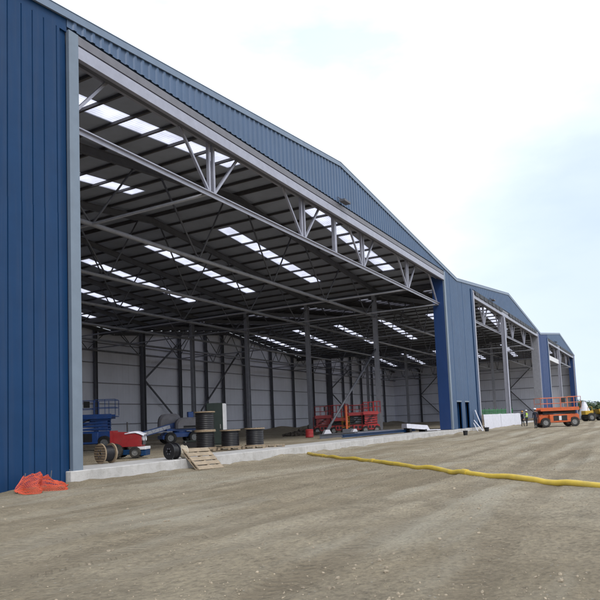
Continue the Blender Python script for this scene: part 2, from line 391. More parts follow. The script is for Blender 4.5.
def make_roof(root, bays=6):
    # roof sheets leave out the rooflight bands
    bl = DEPTH/bays; y0, y1 = -.05, DEPTH
    lx0, lx1 = 6.2, 24.0             # rooflight extent measured from the eave of each slope
    bands = [(bl*(i+.5)-.15+.35, bl*(i+.5)+1.2+.35) for i in range(bays)]
    rs = MB(); ri = MB()
    def slab(xa, xb, ya, yb, mb, z0, z1):
        za, zb = roofline(xa), roofline(xb)
        mb.add([(xa, ya, za+z0), (xb, ya, zb+z0), (xb, yb, zb+z0), (xa, yb, za+z0), (xa, ya, za+z1), (xb, ya, zb+z1), (xb, yb, zb+z1), (xa, yb, za+z1)],
               [(0,1,2,3),(4,7,6,5),(0,4,5,1),(1,5,6,2),(2,6,7,3),(3,7,4,0)])
    cuts = []; yy = y0
    for ba, bb in bands: cuts.append((yy, ba, False)); cuts.append((ba, bb, True)); yy = bb
    cuts.append((yy, y1, False))
    for sgn in (0, 1):
        def X(u): return u if sgn == 0 else SPAN-u
        for ya, yb, band in cuts:
            segs = [(0, SPAN/2)] if not band else [(0, lx0), (lx1, SPAN/2)]
            for ua, ub in segs:
                xa, xb = sorted((X(ua), X(ub)))
                slab(xa, xb, ya, yb, rs, -.10, 0); slab(xa, xb, ya, yb, ri, -.17, -.102)
    rs.build('roof_sheet', M['roof_out'], root); ri.build('roof_liner', M['liner'], root)
    for sgn in (0, 1):
        for ba, bb in bands:
            m = MB()
            xa, xb = (lx0, lx1) if sgn == 0 else (SPAN-lx1, SPAN-lx0)
            za, zb = roofline(xa)-.13, roofline(xb)-.13
            m.add([(xa, ba, za), (xb, ba, zb), (xb, bb, zb), (xa, bb, za)], [(0,1,2,3)])
            m.build('skylight', M['skylight'], root)
    for u in PURL:
        for x in ({u, SPAN-u} if u < SPAN/2-.1 else {SPAN/2}):
            if x < .05 or x > SPAN-.05: continue
            z = roofline(x)-.172
            m = MB(); m.box(x-.04, x+.04, .2, DEPTH-.1, z-.17, z-.0); m.box(x-.09, x+.04, .2, DEPTH-.1, z-.195, z-.172)
            m.build('purlin', M['purlin'], root)
    m = MB(); x = SPAN/2; m.box(x-.05, x+.05, .2, DEPTH-.1, ZA-.50, ZA-.172); m.build('purlin', M['purlin'], root)
NODES = [5.0, 14.6, 24.2, 34.0, 43.6, 53.4]
def make_truss(root, y, proto=[None]):
    if proto[0] is not None:
        c = copy_tree(proto[0], root); c.location.y = y; return c
    zt = lambda x: roofline(x)-.75; zb = 13.0
    m = MB(); xm = SPAN/2
    m.ibeam((0.05, 0, zt(0)), (xm, 0, zt(xm)), .24, .50, .03); m.ibeam((xm, 0, zt(xm)), (SPAN-.05, 0, zt(SPAN)), .24, .50, .03)
    t = m.build('roof_truss', M['dsteel'], root, loc=(0, y, 0))
    MB().tube((.05, 0, zb), (SPAN-.05, 0, zb), .14, 12).build('bottom_chord', M['steel'], t, smooth=True)
    for n in NODES:
        for dx in (-3.7, 3.4):
            x = n+dx
            if x < .3 or x > SPAN-.3: continue
            MB().tube((n+(.12 if dx > 0 else -.12), 0, zb+.12), (x, 0, zt(x)-.22), .065, 8).build('brace', M['dsteel'], t, smooth=True)
    proto[0] = t; return t
def make_front_truss(root, posts=()):
    y, zb, zt = .62, 13.15, 15.75
    t = MB().box(OL-1, OR+1, y-.16, y+.16, zt, zt+.3).build('front_truss', M['galv'], root)
    m = MB(); m.box(OL-.3, OR+.2, y-.14, y+.14, zb-.02, zb+.03); m.box(OL-.3, OR+.2, y-.03, y+.03, zb-.20, zb-.022); m.build('bottom_chord', M['galv'], t)
    for n in (5.6, 15.0, 24.6, 34.1, 44.2, 53.2):
        if 6 < n < 53:
            for s in (-.19, .19): 
                MB().bar((n+s, y, zb+.06), (n+s, y, zt), .14, .16, (0, 1, 0)).build('post', M['galv'], t)
        for dx in (-2.4, 2.4):
            if OL-.2 < n+dx < OR+.2:
                MB().bar((n+(.27 if dx > 0 else -.27), y, zb+.10), (n+dx, y, zt), .11, .13, (0, 1, 0)).build('brace', M['galv'], t)
    for n in (29.2,): MB().bar((n, y, zb+.06), (n, y, zt), .30, .24, (0, 1, 0)).build('post', M['galv'], t)
    return t
def side_col(root, x, y, z1, mt, w=.26, h=.44, up=(0, 1, 0), name='column'):
    MB().ibeam((x, y, -.1), (x, y, z1), w, h, .04, up).build(name, mt, root)

DOORS = {0: [(55.8, 57.6)], 1: [(.46, 2.16)]}
def make_hangar(idx):
    x0 = HX0+SPAN*idx
    lab = ['nearest blue steel hangar with the widest open front and a bare roof inside',
           'middle blue steel hangar with a pale centre post and white hoarding across its opening',
           'farthest blue steel hangar at the right end of the row with a hanging white panel'][idx]
    root = thing('hangar', lab, 'hangar', (x0, YF, 0), group='three joined hangars')
    dl = DOORS.get(idx, [])
    ol, orr = [(OL, OR), (7.3, 55.0), (9.6, 55.2)][idx]
    def bot(x):
        for a_, b_ in dl:
            if a_-.001 <= x <= b_+.001: return 2.92
        return .10
    # piers either side of the opening
    for side, (xa, xb) in enumerate(((0, ol-.45), (orr+.45, SPAN))):
        m = MB()
        if idx == 0 and side == 0:
            ed = [0.02]+[round(.02+.494*i, 3) for i in range(1, 6)]+[2.93, 3.47, 3.92, 4.40, 4.96, 5.12]
            wide_panels(m, ed, -.55, 9.28, 0); wide_panels(m, ed, 9.283, 16.35, .012); m.box(5.122, ol-.452, .10, .113, -.55, 16.35)
            m.box(0.02, ol-.45, .115, .25, -.55, 16.349); m.prism([(.02, 16.352), (ol-.45, 16.352), (ol-.45, roofline(ol-.45)-.11), (.02, roofline(.02)-.11)], 'y', .02, .25)
            m.build('pier_wall', M['blue_wall'], root)
        else:
            brk = sorted({xa, xb, *[d for dd in dl for d in dd if xa < d < xb]})
            for a_, b_ in zip(brk[:-1], brk[1:]):
                zb_ = bot((a_+b_)/2)
                clad(m, a_, b_, lambda x, z=zb_: z, lambda x: roofline(x)-.02, 0)
                m.prism([(a_, zb_), (b_, zb_), (b_, roofline(b_)-.2), (a_, roofline(a_)-.2)], 'y', .06, .24)
            m.build('pier_wall', M['blue_jamb'] if (idx, side) in ((1, 1), (2, 0), (2, 1)) else M['clad'], root)
    for a_, b_ in dl:
        d = MB().box(a_, b_, .50, .56, .12, 2.9).build('door', M['dark_void'], root)
        MB().box(a_-.08, b_+.08, -.06, .24, 2.93, 3.06).build('door_lintel', M['trim'], root)
        for xa in (a_-.06, b_+.0): MB().box(xa, xa+.06, -.045, .49, .12, 2.92).build('door_reveal', M['blue_wall'], root)
    # light corner trims and blue jamb returns
    ztop = 16.42
    for xa, s in ((ol-.45, 1), (orr, -1)):
        m = MB(); m.box(xa, xa+.45, -.10, .06, (-.55 if (idx == 0 and s == 1) else .12), ztop)
        if idx > 0: m.box(xa-.02, xa+.47, -.16, -.102, .12, ztop-.3)
        m.build('corner_trim', M['trim'] if idx == 0 else M['galv'], root)
        ja = ol if s == 1 else orr
        m = MB(); m.box(*((ja-.30, ja-.003) if s == 1 else (ja+.003, ja+.30)), .062, 1.22, .12, 16.0)
        m.build('jamb_lining', M['steel'] if idx == 1 and s == -1 else M['blue_jamb'], root)
    if idx > 0:     # a dark blue strip beside the left post
        MB().box(ol-1.35, ol-.475, -.14, -.04, .12, ztop).build('blue_post_lining', M['blue_wall'], root)
    # gable over the opening
    m = MB(); zb_ = 16.56
    clad(m, ol-.45, orr+.45, lambda x: zb_, lambda x: roofline(x)-.02, -.0, .46)
    m.prism([(ol-.45, zb_+.02), (orr+.45, zb_+.02), (orr+.45, roofline(orr+.45)-.2), (SPAN/2, ZA-.2), (ol-.45, roofline(ol-.45)-.2)], 'y', .06, .22)
    m.build('gable_wall', M['clad'], root)
    m = MB()
    for xa, xb in ((0, SPAN/2), (SPAN/2, SPAN)):
        p, q = (xa, -.085, roofline(xa)-.06), (xb, -.085, roofline(xb)-.06); m.bar(p, q, .05, .30)
        m.bar((xa, .04, roofline(xa)+.105), (xb, .04, roofline(xb)+.105), .34, .026)
    m.build('verge_trim', M['verge'], root)
    # door header: wide pale beam with a slim gutter line above
    hb = MB(); hb.box(ol, orr, -.10, -.052, 15.50, 15.98); hb.box(ol, orr, -.05, .10, 15.50, 15.55); hb.box(ol, orr, -.05, .10, 15.93, 15.98)
    h = hb.build('header_beam', M['galv'], root)
    MB().box(ol, orr, .11, .44, 15.60, 16.5).build('header_rail', M['dsteel'], h)
    m = MB(); m.box(ol, orr, -.07, -.03, 16.07, 16.42); m.box(ol, orr, -.03, .1, 16.07, 16.10); m.build('header_gutter', M['header_grey'], h)
    if idx > 0:
        x = ol+.6
        while x < orr-2.1:
            if not (21.9 < x < 26.2): MB().box(x, x+2.0, -.22, -.165, 15.92, 16.42).build('track_cover', M['dark_void'], h)
            x += 2.28
        px = [0, 24.0, 25.0][idx]
        m = MB(); m.box(px, px+.62, -.16, .30, .12, 15.49); m.box(px-.07, px+.69, -.26, -.162, .12, 15.3); m.build('centre_post', M['galv'], root)
    if idx == 2: MB().box(ol+.1, 24.95, -.02, .10, 12.1, 13.05).build('hanging_panel', M['white'], root)
    # floodlight on the gable foot
    fx_ = [29.1, 16.8, 20][idx]
    m = MB(); m.box(fx_-.55, fx_+.45, -.62, -.20, 16.52, 16.66); m.bar((fx_, -.5, 16.52), (fx_, -.05, 16.9), .08, .08); m.bar((fx_-.45, -.3, 16.66), (fx_-.45, -.05, 16.9), .05, .05)
    m.build('floodlight', M['dsteel'], root)
    make_roof(root); make_front_truss(root)
    bl = DEPTH/6
    for i in range(1, 7): make_truss(root, bl*i-(.0 if i < 6 else .6))
    for x in (14.6, 44.0, 53.4):
        MB().tube((x, .6, 13.0), (x, DEPTH-.6, 13.0), .085, 8).build('bottom_tie', M['steel'], root, smooth=True)
    if idx < 2:
        for i in range(1, 6): side_col(root, 55.9, bl*i, 15.4, M['steel'] if i < 5 else M['dsteel'], .42, .5, (1, 0, 0))
        MB().ibeam((55.9, .3, 15.5), (55.9, DEPTH-.3, 15.5), .3, .5).build('valley_beam', M['dsteel'], root)
    # rear wall: liner, rails, columns
    m = MB(); clad(m, 0, SPAN, lambda x: 0, lambda x: roofline(x)-.2, DEPTH-.02, 1.22, .02, crown=.12); 
    m.box(0, SPAN, DEPTH+.0, DEPTH+.12, -.3, 16.3); m.build('rear_wall', M['rear'], root)
    for z in (2.3, 5.3, 8.35, 11.3, 14.2):
        MB().box(.02, SPAN-.02, DEPTH-.18, DEPTH-.06, z-.07, z+.07).build('wall_rail', M['girt'], root)
    RC = [26, 36, 46, 55.5, 65.3, 75.0, 84.0, 91.2, 96.3, 103.3, 113.4, 122.6, 132, 140, 148.6, 153.6, 160.2, 168, 177]
    for X in RC:
        x = X-x0
        if .3 < x < SPAN-.3:
            big = X in (75.0, 140)
            side_col(root, x, DEPTH-.45, roofline(x)-.6, M['dsteel'], .8 if big else .36, .5, (1, 0, 0), 'wall_column')
    def brace(p, q, nm='cross_brace'): MB().bar(p, q, .22, .22, (0, 1, 0)).build(nm, M['dsteel'], root)
    yb = DEPTH-.80
    if idx == 1:
        for (xa, za, xb, zb2) in ((75, 9.2, 83.9, 16.0), (75, 9.0, 83.9, 1.5), (101.3, 15.6, 89, 4.2), (89, 4.0, 93, .6)): brace((xa-x0, yb, za), (xb-x0, yb, zb2))
    # (first bay's braces stand in the middle hangar's wall; the farthest hangar has its own set)
    if idx == 2:
        for (xa, za, xb, zb2) in ((140, 9.0, 153.4, 15.5), (140, 8.8, 150.4, 3.5)): brace((xa-x0, yb, za), (xb-x0, yb, zb2))
        m = MB(); clad(m, 0, DEPTH, lambda x: 0, lambda x: 16.3, SPAN-.02, 1.22, .02, 'y', .12); m.box(SPAN+.0, SPAN+.2, .25, DEPTH, -.3, 16.35); m.build('side_wall', M['rear'], root)
        for z in (2.3, 5.3, 8.4, 11.35, 14.2): MB().box(SPAN-.18, SPAN-.06, .3, DEPTH-.2, z-.07, z+.07).build('wall_rail', M['girt'], root)
        for i in range(1, 6): side_col(root, SPAN-.45, bl*i, 15.9, M['dsteel'], .42, .5, (0, 1, 0), 'wall_column')
        yk = 63.1-YF-.5
        for (ya, za, yb2, zb2) in ((43.3, 8.3, 36.5, 14.9), (43.3, 8.1, 36.0, .7), (17.4, 8.3, 10.5, 14.9), (17.4, 8.1, 10.5, .7)): MB().bar((SPAN-.72, ya, za), (SPAN-.72, yb2, zb2), .22, .22, (1, 0, 0)).build('cross_brace', M['dsteel'], root)
    if idx == 0:
        m = MB(); m.box(-.2, .0, .25, DEPTH, -.3, 16.35); m.build('side_wall', M['rear'], root)
        MB().box(-.32, -.203, .0, DEPTH, -.35, 16.5).build('side_cladding', M['blue_wall'], root)
    if idx < 2: MB().box(SPAN-.35, SPAN+.35, .1, DEPTH, ZE-.36, ZE-.20).build('valley_gutter', M['dsteel'], root)
    return root
for i in range(3): make_hangar(i)

# ------------------------------------------------------------------ plant and machines
def wheel(root, c, r, w, axis='y', hub=None, tread=True, name='wheel', n=24):
    cx, cy, cz = c; m = MB()
    prof = [(r*.58, -w/2), (r*.92, -w/2), (r, -w*.36), (r, w*.36), (r*.92, w/2), (r*.58, w/2), (r*.56, 0)]
    m.lathe(prof+[prof[0]], (0, 0, 0), axis, n)
    if tread:
        for i in range(n):
            t = 2*math.pi*i/n; s = .10*r
            for side in (-1, 1):
                Mx = Matrix.Rotation(t+side*.06, 4, 'Y' if axis == 'y' else 'X')
                if axis == 'y': m.box(-s/2, s/2, min(side*w*.08, side*w*.46), max(side*w*.08, side*w*.46), r*.97, r*1.03, M=Mx)
                else: m.box(min(side*w*.08, side*w*.46), max(side*w*.08, side*w*.46), -s/2, s/2, r*.97, r*1.03, M=Mx)
    o = m.build(name, M['rubber'], root, loc=c)
    h = MB(); h.lathe([(0, -w*.32), (r*.22, -w*.34), (r*.24, -w*.22), (r*.54, -w*.22), (r*.58, -w*.40), (r*.6, w*.40), (r*.54, w*.22), (r*.24, w*.22), (r*.22, w*.34), (0, w*.32)], (0, 0, 0), axis, 16)
    h.build('hub', hub or M['rim'], o)
    return o
def rails(mb, x0, x1, y0, y1, z0, h, r=.024, nx=3, ny=1, mid=2, sides='lrfb'):
    zs = [z0+h*(i+1)/(mid+.0) for i in range(mid)]
    segs = {'f': ((x0, y0), (x1, y0), nx), 'b': ((x0, y1), (x1, y1), nx), 'l': ((x0, y0), (x0, y1), ny), 'r': ((x1, y0), (x1, y1), ny)}
    for k_, (a_, b_, n) in segs.items():
        if k_ not in sides: continue
        for z in zs: mb.tube((*a_, z), (*b_, z), r, 6)
        for i in range(n+1):
            t = i/n; x = a_[0]+(b_[0]-a_[0])*t; y = a_[1]+(b_[1]-a_[1])*t
            mb.tube((x, y, z0), (x, y, z0+h), r, 6)
def scissor_lift(label, loc, rz, body, rail=None, L=3.0, W=1.6, wr=.38, ch=(.42, .95), deck=1.75, rh=1.1, layers=4, group=None, ext=True, paint2=None, name='scissor_lift'):
    """a stowed scissor lift: wheeled chassis, folded arms, railed deck; x is its long axis"""
    rail = rail or body; paint2 = paint2 or body
    t = thing(name, label, 'scissor lift', loc, rz, group)
    hl, hw = L/2, W/2
    c = MB(); c.bbox(-hl, hl, -hw+.28, hw-.28, ch[0]-.08, ch[1], .04)
    c.bbox(-hl*.56, hl*.56, -hw, hw, ch[0]-.02, ch[1]-.05, .05)        # side pods between the wheels
    c.bbox(-hl-.12, -hl+.14, -hw*.7, hw*.7, ch[0]-.02, ch[1]-.1, .04); c.bbox(hl-.14, hl+.12, -hw*.7, hw*.7, ch[0]-.02, ch[1]-.1, .04)
    c.build('chassis', body, t)
    for s in (-1, 1):
        for xx in (-hl*.36, hl*.06): MB().box(xx, xx+hl*.3, s*(hw+.001)-.012, s*(hw+.001)+.012, ch[0]+.10, ch[1]-.15).build('pod_panel', M['black'], t)
    if body is M['orange']: MB().box(-hl*.02-.1, hl*.06, -hw-.03, -hw-.014, ch[0]+.16, ch[1]-.2).build('plate', M['white'], t)
    for sx in (-1, 1):
        for sy in (-1, 1): wheel(t, (sx*hl*.76, sy*(hw-.13), wr), wr, .26)
    z = ch[1]+.03; dz = (deck-.14-z)/layers
    for i in range(layers):
        m = MB()
        for s in (-1, 1):
            y = s*(hw-.22)
            m.bar((-hl*.86, y, z+dz*.22), (hl*.86, y, z+dz*.75), .07, .13); m.bar((-hl*.86, y-s*.09, z+dz*.75), (hl*.86, y-s*.09, z+dz*.22), .07, .13)
        for xx in (-hl*.86, 0, hl*.86): m.tube((xx, -hw+.2, z+dz*.5), (xx, hw-.2, z+dz*.5), .04, 8)
        m.build('scissor_arm', paint2, t); z += dz
    MB().tube((-hl*.5, 0, ch[1]+.05), (hl*.45, 0, deck-.22), .07, 8).build('lift_cylinder', M['steel'], t)
    p = MB(); p.bbox(-hl-.02, hl+.02, -hw, hw, deck-.14, deck, .02)
    p.box(-hl-.02, hl+.02, -hw-.03, -hw-.003, deck-.18, deck+.15); p.box(-hl-.02, hl+.02, hw+.003, hw+.03, deck-.18, deck+.15)
    p.build('deck', body, t)
    m = MB(); rails(m, -hl+.03, hl*.42, -hw+.03, hw-.03, deck, rh, nx=2, mid=2, sides='lfb'); m.build('guardrail', rail, t)
    if ext:
        m = MB(); rails(m, hl*.45, hl+.28, -hw+.09, hw-.09, deck+.05, rh, nx=2, mid=2, sides='rfb'); m.box(hl+.023, hl+.30, -hw+.06, hw-.06, deck-.05, deck+.0); m.build('extension_guardrail', rail, t)
    MB().bbox(hl*.1, hl*.3, -hw-.10, -hw+.0, deck+rh*.55, deck+rh*.95, .02).build('control_box', M['black'], t)
    m = MB()
    for q in (-.10, .0, .09): m.path([(-hl*.7+q, -hw+.30, ch[1]+.02), (-hl*.5+q, -hw+.12, ch[1]+.22), (-hl*.15+q, -hw+.10, (ch[1]+deck)/2-.02), (hl*.25+q, -hw+.14, deck-.25), (hl*.4+q, -hw+.3, deck-.15)], .016, 6)
    m.build('hose', M['black'], t)
    m = MB()
    for i in range(4):
        zz = ch[0]-.05+i*.32; m.tube((-hl-.17, -.22, zz), (-hl-.17, .22, zz), .018, 6)
    for s in (-.22, .22): m.tube((-hl-.17, s, ch[0]-.1), (-hl-.17, s, deck), .018, 6)
    m.build('ladder', rail, t)
    return t

# blue rough-terrain lift just inside the left jamb
scissor_lift('large blue scissor lift with a railed deck parked just inside the left jamb', (33.0, 36.6, .05), R(-52), M['blue_plant'], L=4.2, W=2.2, wr=.50, ch=(.50, 1.35), deck=2.42, rh=1.15, layers=4)
# red lifts in the middle of the hall
RG = 'red scissor lifts behind the valley columns'
scissor_lift('dark red scissor lift left of the group, its control box held on a raised arm', (61.2, 31.4, .05), R(-58), M['red_plant'], L=1.7, W=1.4, deck=1.9, rh=1.1, group=RG)
scissor_lift('red scissor lift beside the orange mast, second from the left of the red group', (61.0, 29.4, .05), R(-62), M['red_bright'], M['red_bright'], L=1.5, W=1.2, deck=1.55, rh=1.5, group=RG, paint2=M['black'])
scissor_lift('dark red low scissor lift with black arms in the middle of the red group', (61.2, 27.4, .05), R(-56), M['red_plant'], M['red_plant'], L=1.9, W=1.3, deck=2.05, rh=.9, group=RG, paint2=M['black'])
scissor_lift('bright red scissor lift right up against the tall valley column', (61.4, 25.9, .05), R(-64), M['red_bright'], M['red_bright'], L=1.5, W=1.3, deck=2.1, rh=1.1, group=RG)
# orange one outside
scissor_lift('large orange scissor lift with pale rails standing on the dirt outside', (67.2, 8.55, gz(67.2, 8.55)), R(-63), M['orange'], M['orange_pale'], L=3.65, W=1.9, wr=.46, ch=(.5, 1.25), deck=1.75, rh=1.1, layers=2, paint2=M['black'])

# orange mast lift among the red ones
t = thing('mast_lift', 'orange mast lift with a small basket between the red scissor lifts', 'mast lift', (58.6, 27.4, .05), R(-55))
MB().bbox(-.5, .5, -.35, .35, .12, .55, .03).build('base', M['dsteel'], t)
for sx in (-.38, .38):
    for sy in (-.3, .3): wheel(t, (sx, sy, .13), .13, .1, tread=False, n=14)
m = MB()
for i in range(4): m.box(-.10+i*.02, .10-i*.02, -.30+i*.09, -.22+i*.09, .45, 2.9-i*.12)
m.build('mast', M['orange'], t)
m = MB(); rails(m, -.35, .35, .12, .75, .75, 1.05, .02, 1, 1, 2); m.box(-.37, .37, .1, .77, .70, .75); m.build('basket', M['amber'], t)

# boom lift
t = thing('boom_lift', 'blue boom lift with grey hoods and a lettered boom lowered to the left', 'boom lift', (44.2, 37.0, .05), R(-36))
c = MB(); c.bbox(-1.5, 1.5, -.75, .75, .55, .95, .05); c.bbox(-1.75, -1.1, -1.0, 1.0, .42, .72, .04); c.bbox(1.1, 1.75, -1.0, 1.0, .42, .72, .04)
c.build('chassis', M['blue_plant'], t)
for sx in (-1.05, 1.05):
    for sy in (-1, 1): wheel(t, (sx, sy*1.02, .50), .50, .40)
m = MB(); m.lathe([(0, .95), (.62, .95), (.62, 1.10), (0, 1.10)], n=20); m.bbox(-1.3, 1.6, -.7, .7, 1.1, 1.28, .03); m.build('turntable', M['blue_plant'], t)
def hood(name, x0, x1, y0, y1, z0, z1):
    pr = []; n = 12
    for i in range(n+1):
        a_ = math.pi*i/n; pr.append(((x0+x1)/2-(x1-x0)/2*math.copysign(abs(math.cos(a_))**.55, math.cos(a_)), z0+(z1-z0)*math.sin(a_)**.6))
    m = MB()
    for (ya, yb, k1, k2) in ((y0, y0+.12, .86, 1), (y0+.12, y1-.12, 1, 1), (y1-.12, y1, 1, .86)):
        xc = (x0+x1)/2
        A = [Vector((xc+(x-xc)*k1, ya, z0+(z-z0)*k1)) for x, z in pr]; B = [Vector((xc+(x-xc)*k2, yb, z0+(z-z0)*k2)) for x, z in pr]
        n_ = len(pr); m.add(A+B, [(i, i+1, n_+i+1, n_+i) for i in range(n_-1)])
        if ya == y0: m.add(A, [tuple(range(n_))])
        if yb == y1: m.add(B, [tuple(range(n_))])
    m.add([(x0, y0, z0), (x1, y0, z0), (x1, y1, z0), (x0, y1, z0)], [(0,1,2,3)])
    return m.build(name, M['grey_cover'], t, smooth=False)
hood('engine_hood', -.55, 1.75, -1.08, -.28, 1.29, 2.25); hood('tank_hood', -1.75, .35, .34, 1.10, 1.29, 2.65)
MB().box(.1, 1.35, -1.10, -1.084, 1.34, 1.52).build('hood_vent', M['black'], t)
bm_ = MB(); P0 = Vector((1.0, 0, 1.95)); P1 = Vector((-5.3, -.1, .42)); bm_.bar(P0, P1, .34, .46); b = bm_.build('boom', M['blue_plant'], t)
d = (P1-P0); 
for s in (-1, 1):      # pale lettering panel with broken blue strokes
    m = MB(); m.bar(P0+d*.30+Vector((0, s*.178, 0)), P0+d*.92+Vector((0, s*.178, 0)), .012, .30); m.build('lettering_panel', M['white'], b)
    m = MB()
    for i, fr in enumerate((.34, .40, .45, .51, .55, .61, .66, .72, .78, .83, .88)):
        q = P0+d*fr+Vector((0, s*.186, 0)); lean = (.09, -.09, 0)[i % 3]
        m.bar(q+Vector((-lean, 0, -.13)), q+Vector((lean, 0, .13)), .008, .075, (0, 1, 0))
    m.build('letter_stroke', M['blue_plant'], b)
MB().bar((-5.0, -.1, .50), (-5.9, -.1, .36), .24, .3).build('fly_section', M['steel'], t)
m = MB(); rails(m, -6.8, -5.95, -.75, .6, .14, 1.05, .022, 1, 2, 2); m.box(-6.82, -5.93, -.77, .62, .06, .14); m.build('basket', M['blue_plant'], t)
MB().tube((.6, 0, 1.3), (-1.0, 0, 1.55), .09, 10).build('lift_cylinder', M['steel'], t)
MB().bbox(.75, 1.25, -.2, .25, 2.1, 2.75, .05).build('boom_pivot', M['blue_plant'], t)

# red tractor-like engine machine with white sheets
t = thing('site_tractor', 'red site tractor with a sloping bonnet, round lamps and white sheets on it', 'tractor', (23.45, 23.0, .05), R(-60))
pr = [(-.55, .55), (.80, .55), (.84, .95), (.72, 1.12), (.25, 1.24), (-.55, 1.30)]
m = MB(); m.prism(pr, 'y', -.42, .42); 
m.build('bonnet', M['red_plant'], t)
m = MB(); m.prism([(-.70, .6), (-.553, .6), (-.553, 1.36), (-.70, 1.36)], 'y', -.46, .46); m.build('dashboard', M['red_plant'], t)
g_ = MB().box(.842, .87, -.30, .30, .62, .95).build('grille', M['black'], t)
m = MB()
for i in range(5): m.box(.868, .878, -.28, .28, .65+i*.06, .67+i*.06)
m.build('grille_bar', M['rim'], g_)
for s in (-.24, .24):
    MB().lathe([(0, 0), (.10, 0), (.12, .03), (.12, -.06)], (.88, s, .93), 'x', 16).build('headlight', M['glass'], t)
m = MB(); m.bbox(.62, 1.05, -.55, .55, .40, .53, .02); m.build('bumper', M['white'], t)
m = MB(); m.bbox(-.72, .98, -.36, .36, .16, .40, .03); m.bbox(.55, 1.04, -.50, .50, .10, .395, .03); m.build('chassis', M['blue_wall'], t)
for sx, rr in ((-.42, .36), (.55, .27)):
    for s in (-1, 1): wheel(t, (sx, s*.56, rr), rr, .24)
m = MB(); m.lathe([(.0, .0), (.035, .0), (.035, .5), (.03, .5), (0, .5)], (.1, -.25, 1.26), 'z', 10); m.build('exhaust', M['black'], t)
def draped(name, label, base, sx, sy, hfun, loc, rz, matn, cat):
    m = MB(); n1, n2 = 16, 12
    for j in range(n2+1):
        for i in range(n1+1):
            u, v = i/n1-.5, j/n2-.5; m.v.append((u*sx, v*sy, hfun(u, v)+.018*mnoise.noise((u*7+base, v*7, 1))))
    for j in range(n2):
        for i in range(n1): m.f.append([j*(n1+1)+i, j*(n1+1)+i+1, (j+1)*(n1+1)+i+1, (j+1)*(n1+1)+i]); m.mi.append(0)
    o = m.build(name, M[matn], None, smooth=True, loc=loc, rz=rz)
    md = o.modifiers.new('thickness', 'SOLIDIFY'); md.thickness = .008
    return tag(o, label, cat)
draped('white_sheet', 'crumpled white sheet lying over the red tractor bonnet', 0, .95, .95, lambda u, v: -.10*abs(u)-1.1*max(0, abs(v)-.43)-.30*max(0, u-.12), (23.7, 22.6, 1.345), R(-60), 'sheet', 'sheet')

# ------------------------------------------------------------------ cable drums
def drum(label, loc, r=.6, w=1.0, core=.5, group=None, tilt=None, rz=0, flange='ply', wound=.9, name='cable_drum'):
    t = thing(name, label, 'cable drum', loc, rz, group)
    if tilt == 'lie': t.rotation_euler = (R(90), 0, rz)
    z0 = 0 if tilt != 'lie' else -w/2
    for k_ in (0, 1):
        za = z0+(0 if k_ == 0 else w-.06); m = MB()
        m.lathe([(.07, za), (r, za), (r, za+.06), (.07, za+.06), (.07, za)], n=32)
        f_ = m.build('flange', M[flange], t)
        zt = za-.012 if k_ == 0 else za+.061
        m = MB()
        for i in range(7):
            y = (-.75+1.5*i/6)*r; hx = math.sqrt(max(.01, (r*.97)**2-y*y)); m.box(-hx, hx, y-.006, y+.006, zt, zt+.011)
        m.box(-r*.9, r*.9, -.0, .001, zt, zt+.001)
        m.build('plank_joint', M['black'], f_)
        for i in range(6):
            a_ = 2*math.pi*i/6; MB().lathe([(0, zt-.004), (.03, zt-.004), (.03, zt+.02), (0, zt+.02)], (core*.7*r*math.cos(a_), core*.7*r*math.sin(a_), 0), 'z', 8).build('bolt', M['dsteel'], f_)
    prof = []; n = 9; rr = r*wound
    for i in range(n*6+1):
        s = i/(n*6); prof.append((rr+.025*r*math.cos(2*math.pi*s*n)-.03, z0+.062+(w-.124)*s))
    MB().lathe(prof, n=32).build('cable', M['cable'], t, smooth=True)
    return t
def pallet(label, loc, rz=0, rx=0, ry=0, L=1.2, W=1.0, group=None, gap=.03, nb=7, name='pallet'):
    t = thing(name, label, 'pallet', loc, rz, group); t.rotation_euler = (rx, ry, rz)
    bw = (L-gap*(nb-1))/nb
    for i in range(nb):
        x = -L/2+i*(bw+gap); MB().bbox(x, x+bw, -W/2, W/2, .122, .144, .004).build('deck_board', M['wood'], t)
    for y in (-W/2, -.07, W/2-.14):
        MB().box(-L/2, L/2, y, y+.14, .10, .12).build('stringer', M['wood'], t)
        MB().box(-L/2, L/2, y, y+.14, .0, .018).build('bottom_board', M['wood'], t)
        for x in (-L/2, -.07, L/2-.14): MB().box(x, x+.14, y+.01, y+.13, .02, .098).build('block', M['wood'], t)
    return t
dirn = Vector((.485, -.874, 0))       # image-right on the floor
ang = math.atan2(dirn.y, dirn.x)
PG = 'timber pallets under the black drums'
b0 = Vector((28.8, 22.26, .07)); rowd = Vector((.75, -.66, 0))
plab = ['timber pallet under the left stack of two black drums', 'timber pallet under the middle black drum', 'timber pallet under the right black drum', 'empty timber pallet end at the right of the drum row']
for i in range(3): pallet(plab[i], b0+rowd*(1.43*i), ang, L=1.28, W=1.2, group=PG)
pallet(plab[3], b0+rowd*4.15+Vector((.35, .25, 0)), ang, L=1.1, W=1.0, group=PG)
DG = 'black cable drums stacked on pallets'
z = .05+.146
drum('black cable drum at the bottom of the two-high stack', b0+Vector((0, 0, z-.05)), .60, .98, rz=.3, group=DG)
drum('black cable drum on top of the two-high stack', b0+Vector((.02, .03, z-.05+.982)), .60, 1.08, rz=1.0, group=DG)
drum('single black cable drum in the middle of the pallet row', b0+rowd*1.43+Vector((0, 0, z-.05)), .60, .98, rz=2.1, group=DG)
drum('single black cable drum at the right end of the pallet row', b0+rowd*2.86+Vector((.05, 0, z-.05)), .60, 1.02, rz=.7, group=DG)
drum('wooden cable drum lying on its rim in front of the red tractor', (19.38, 20.2, .07+.42), .42, .58, wound=.82, tilt='lie', rz=R(-100))
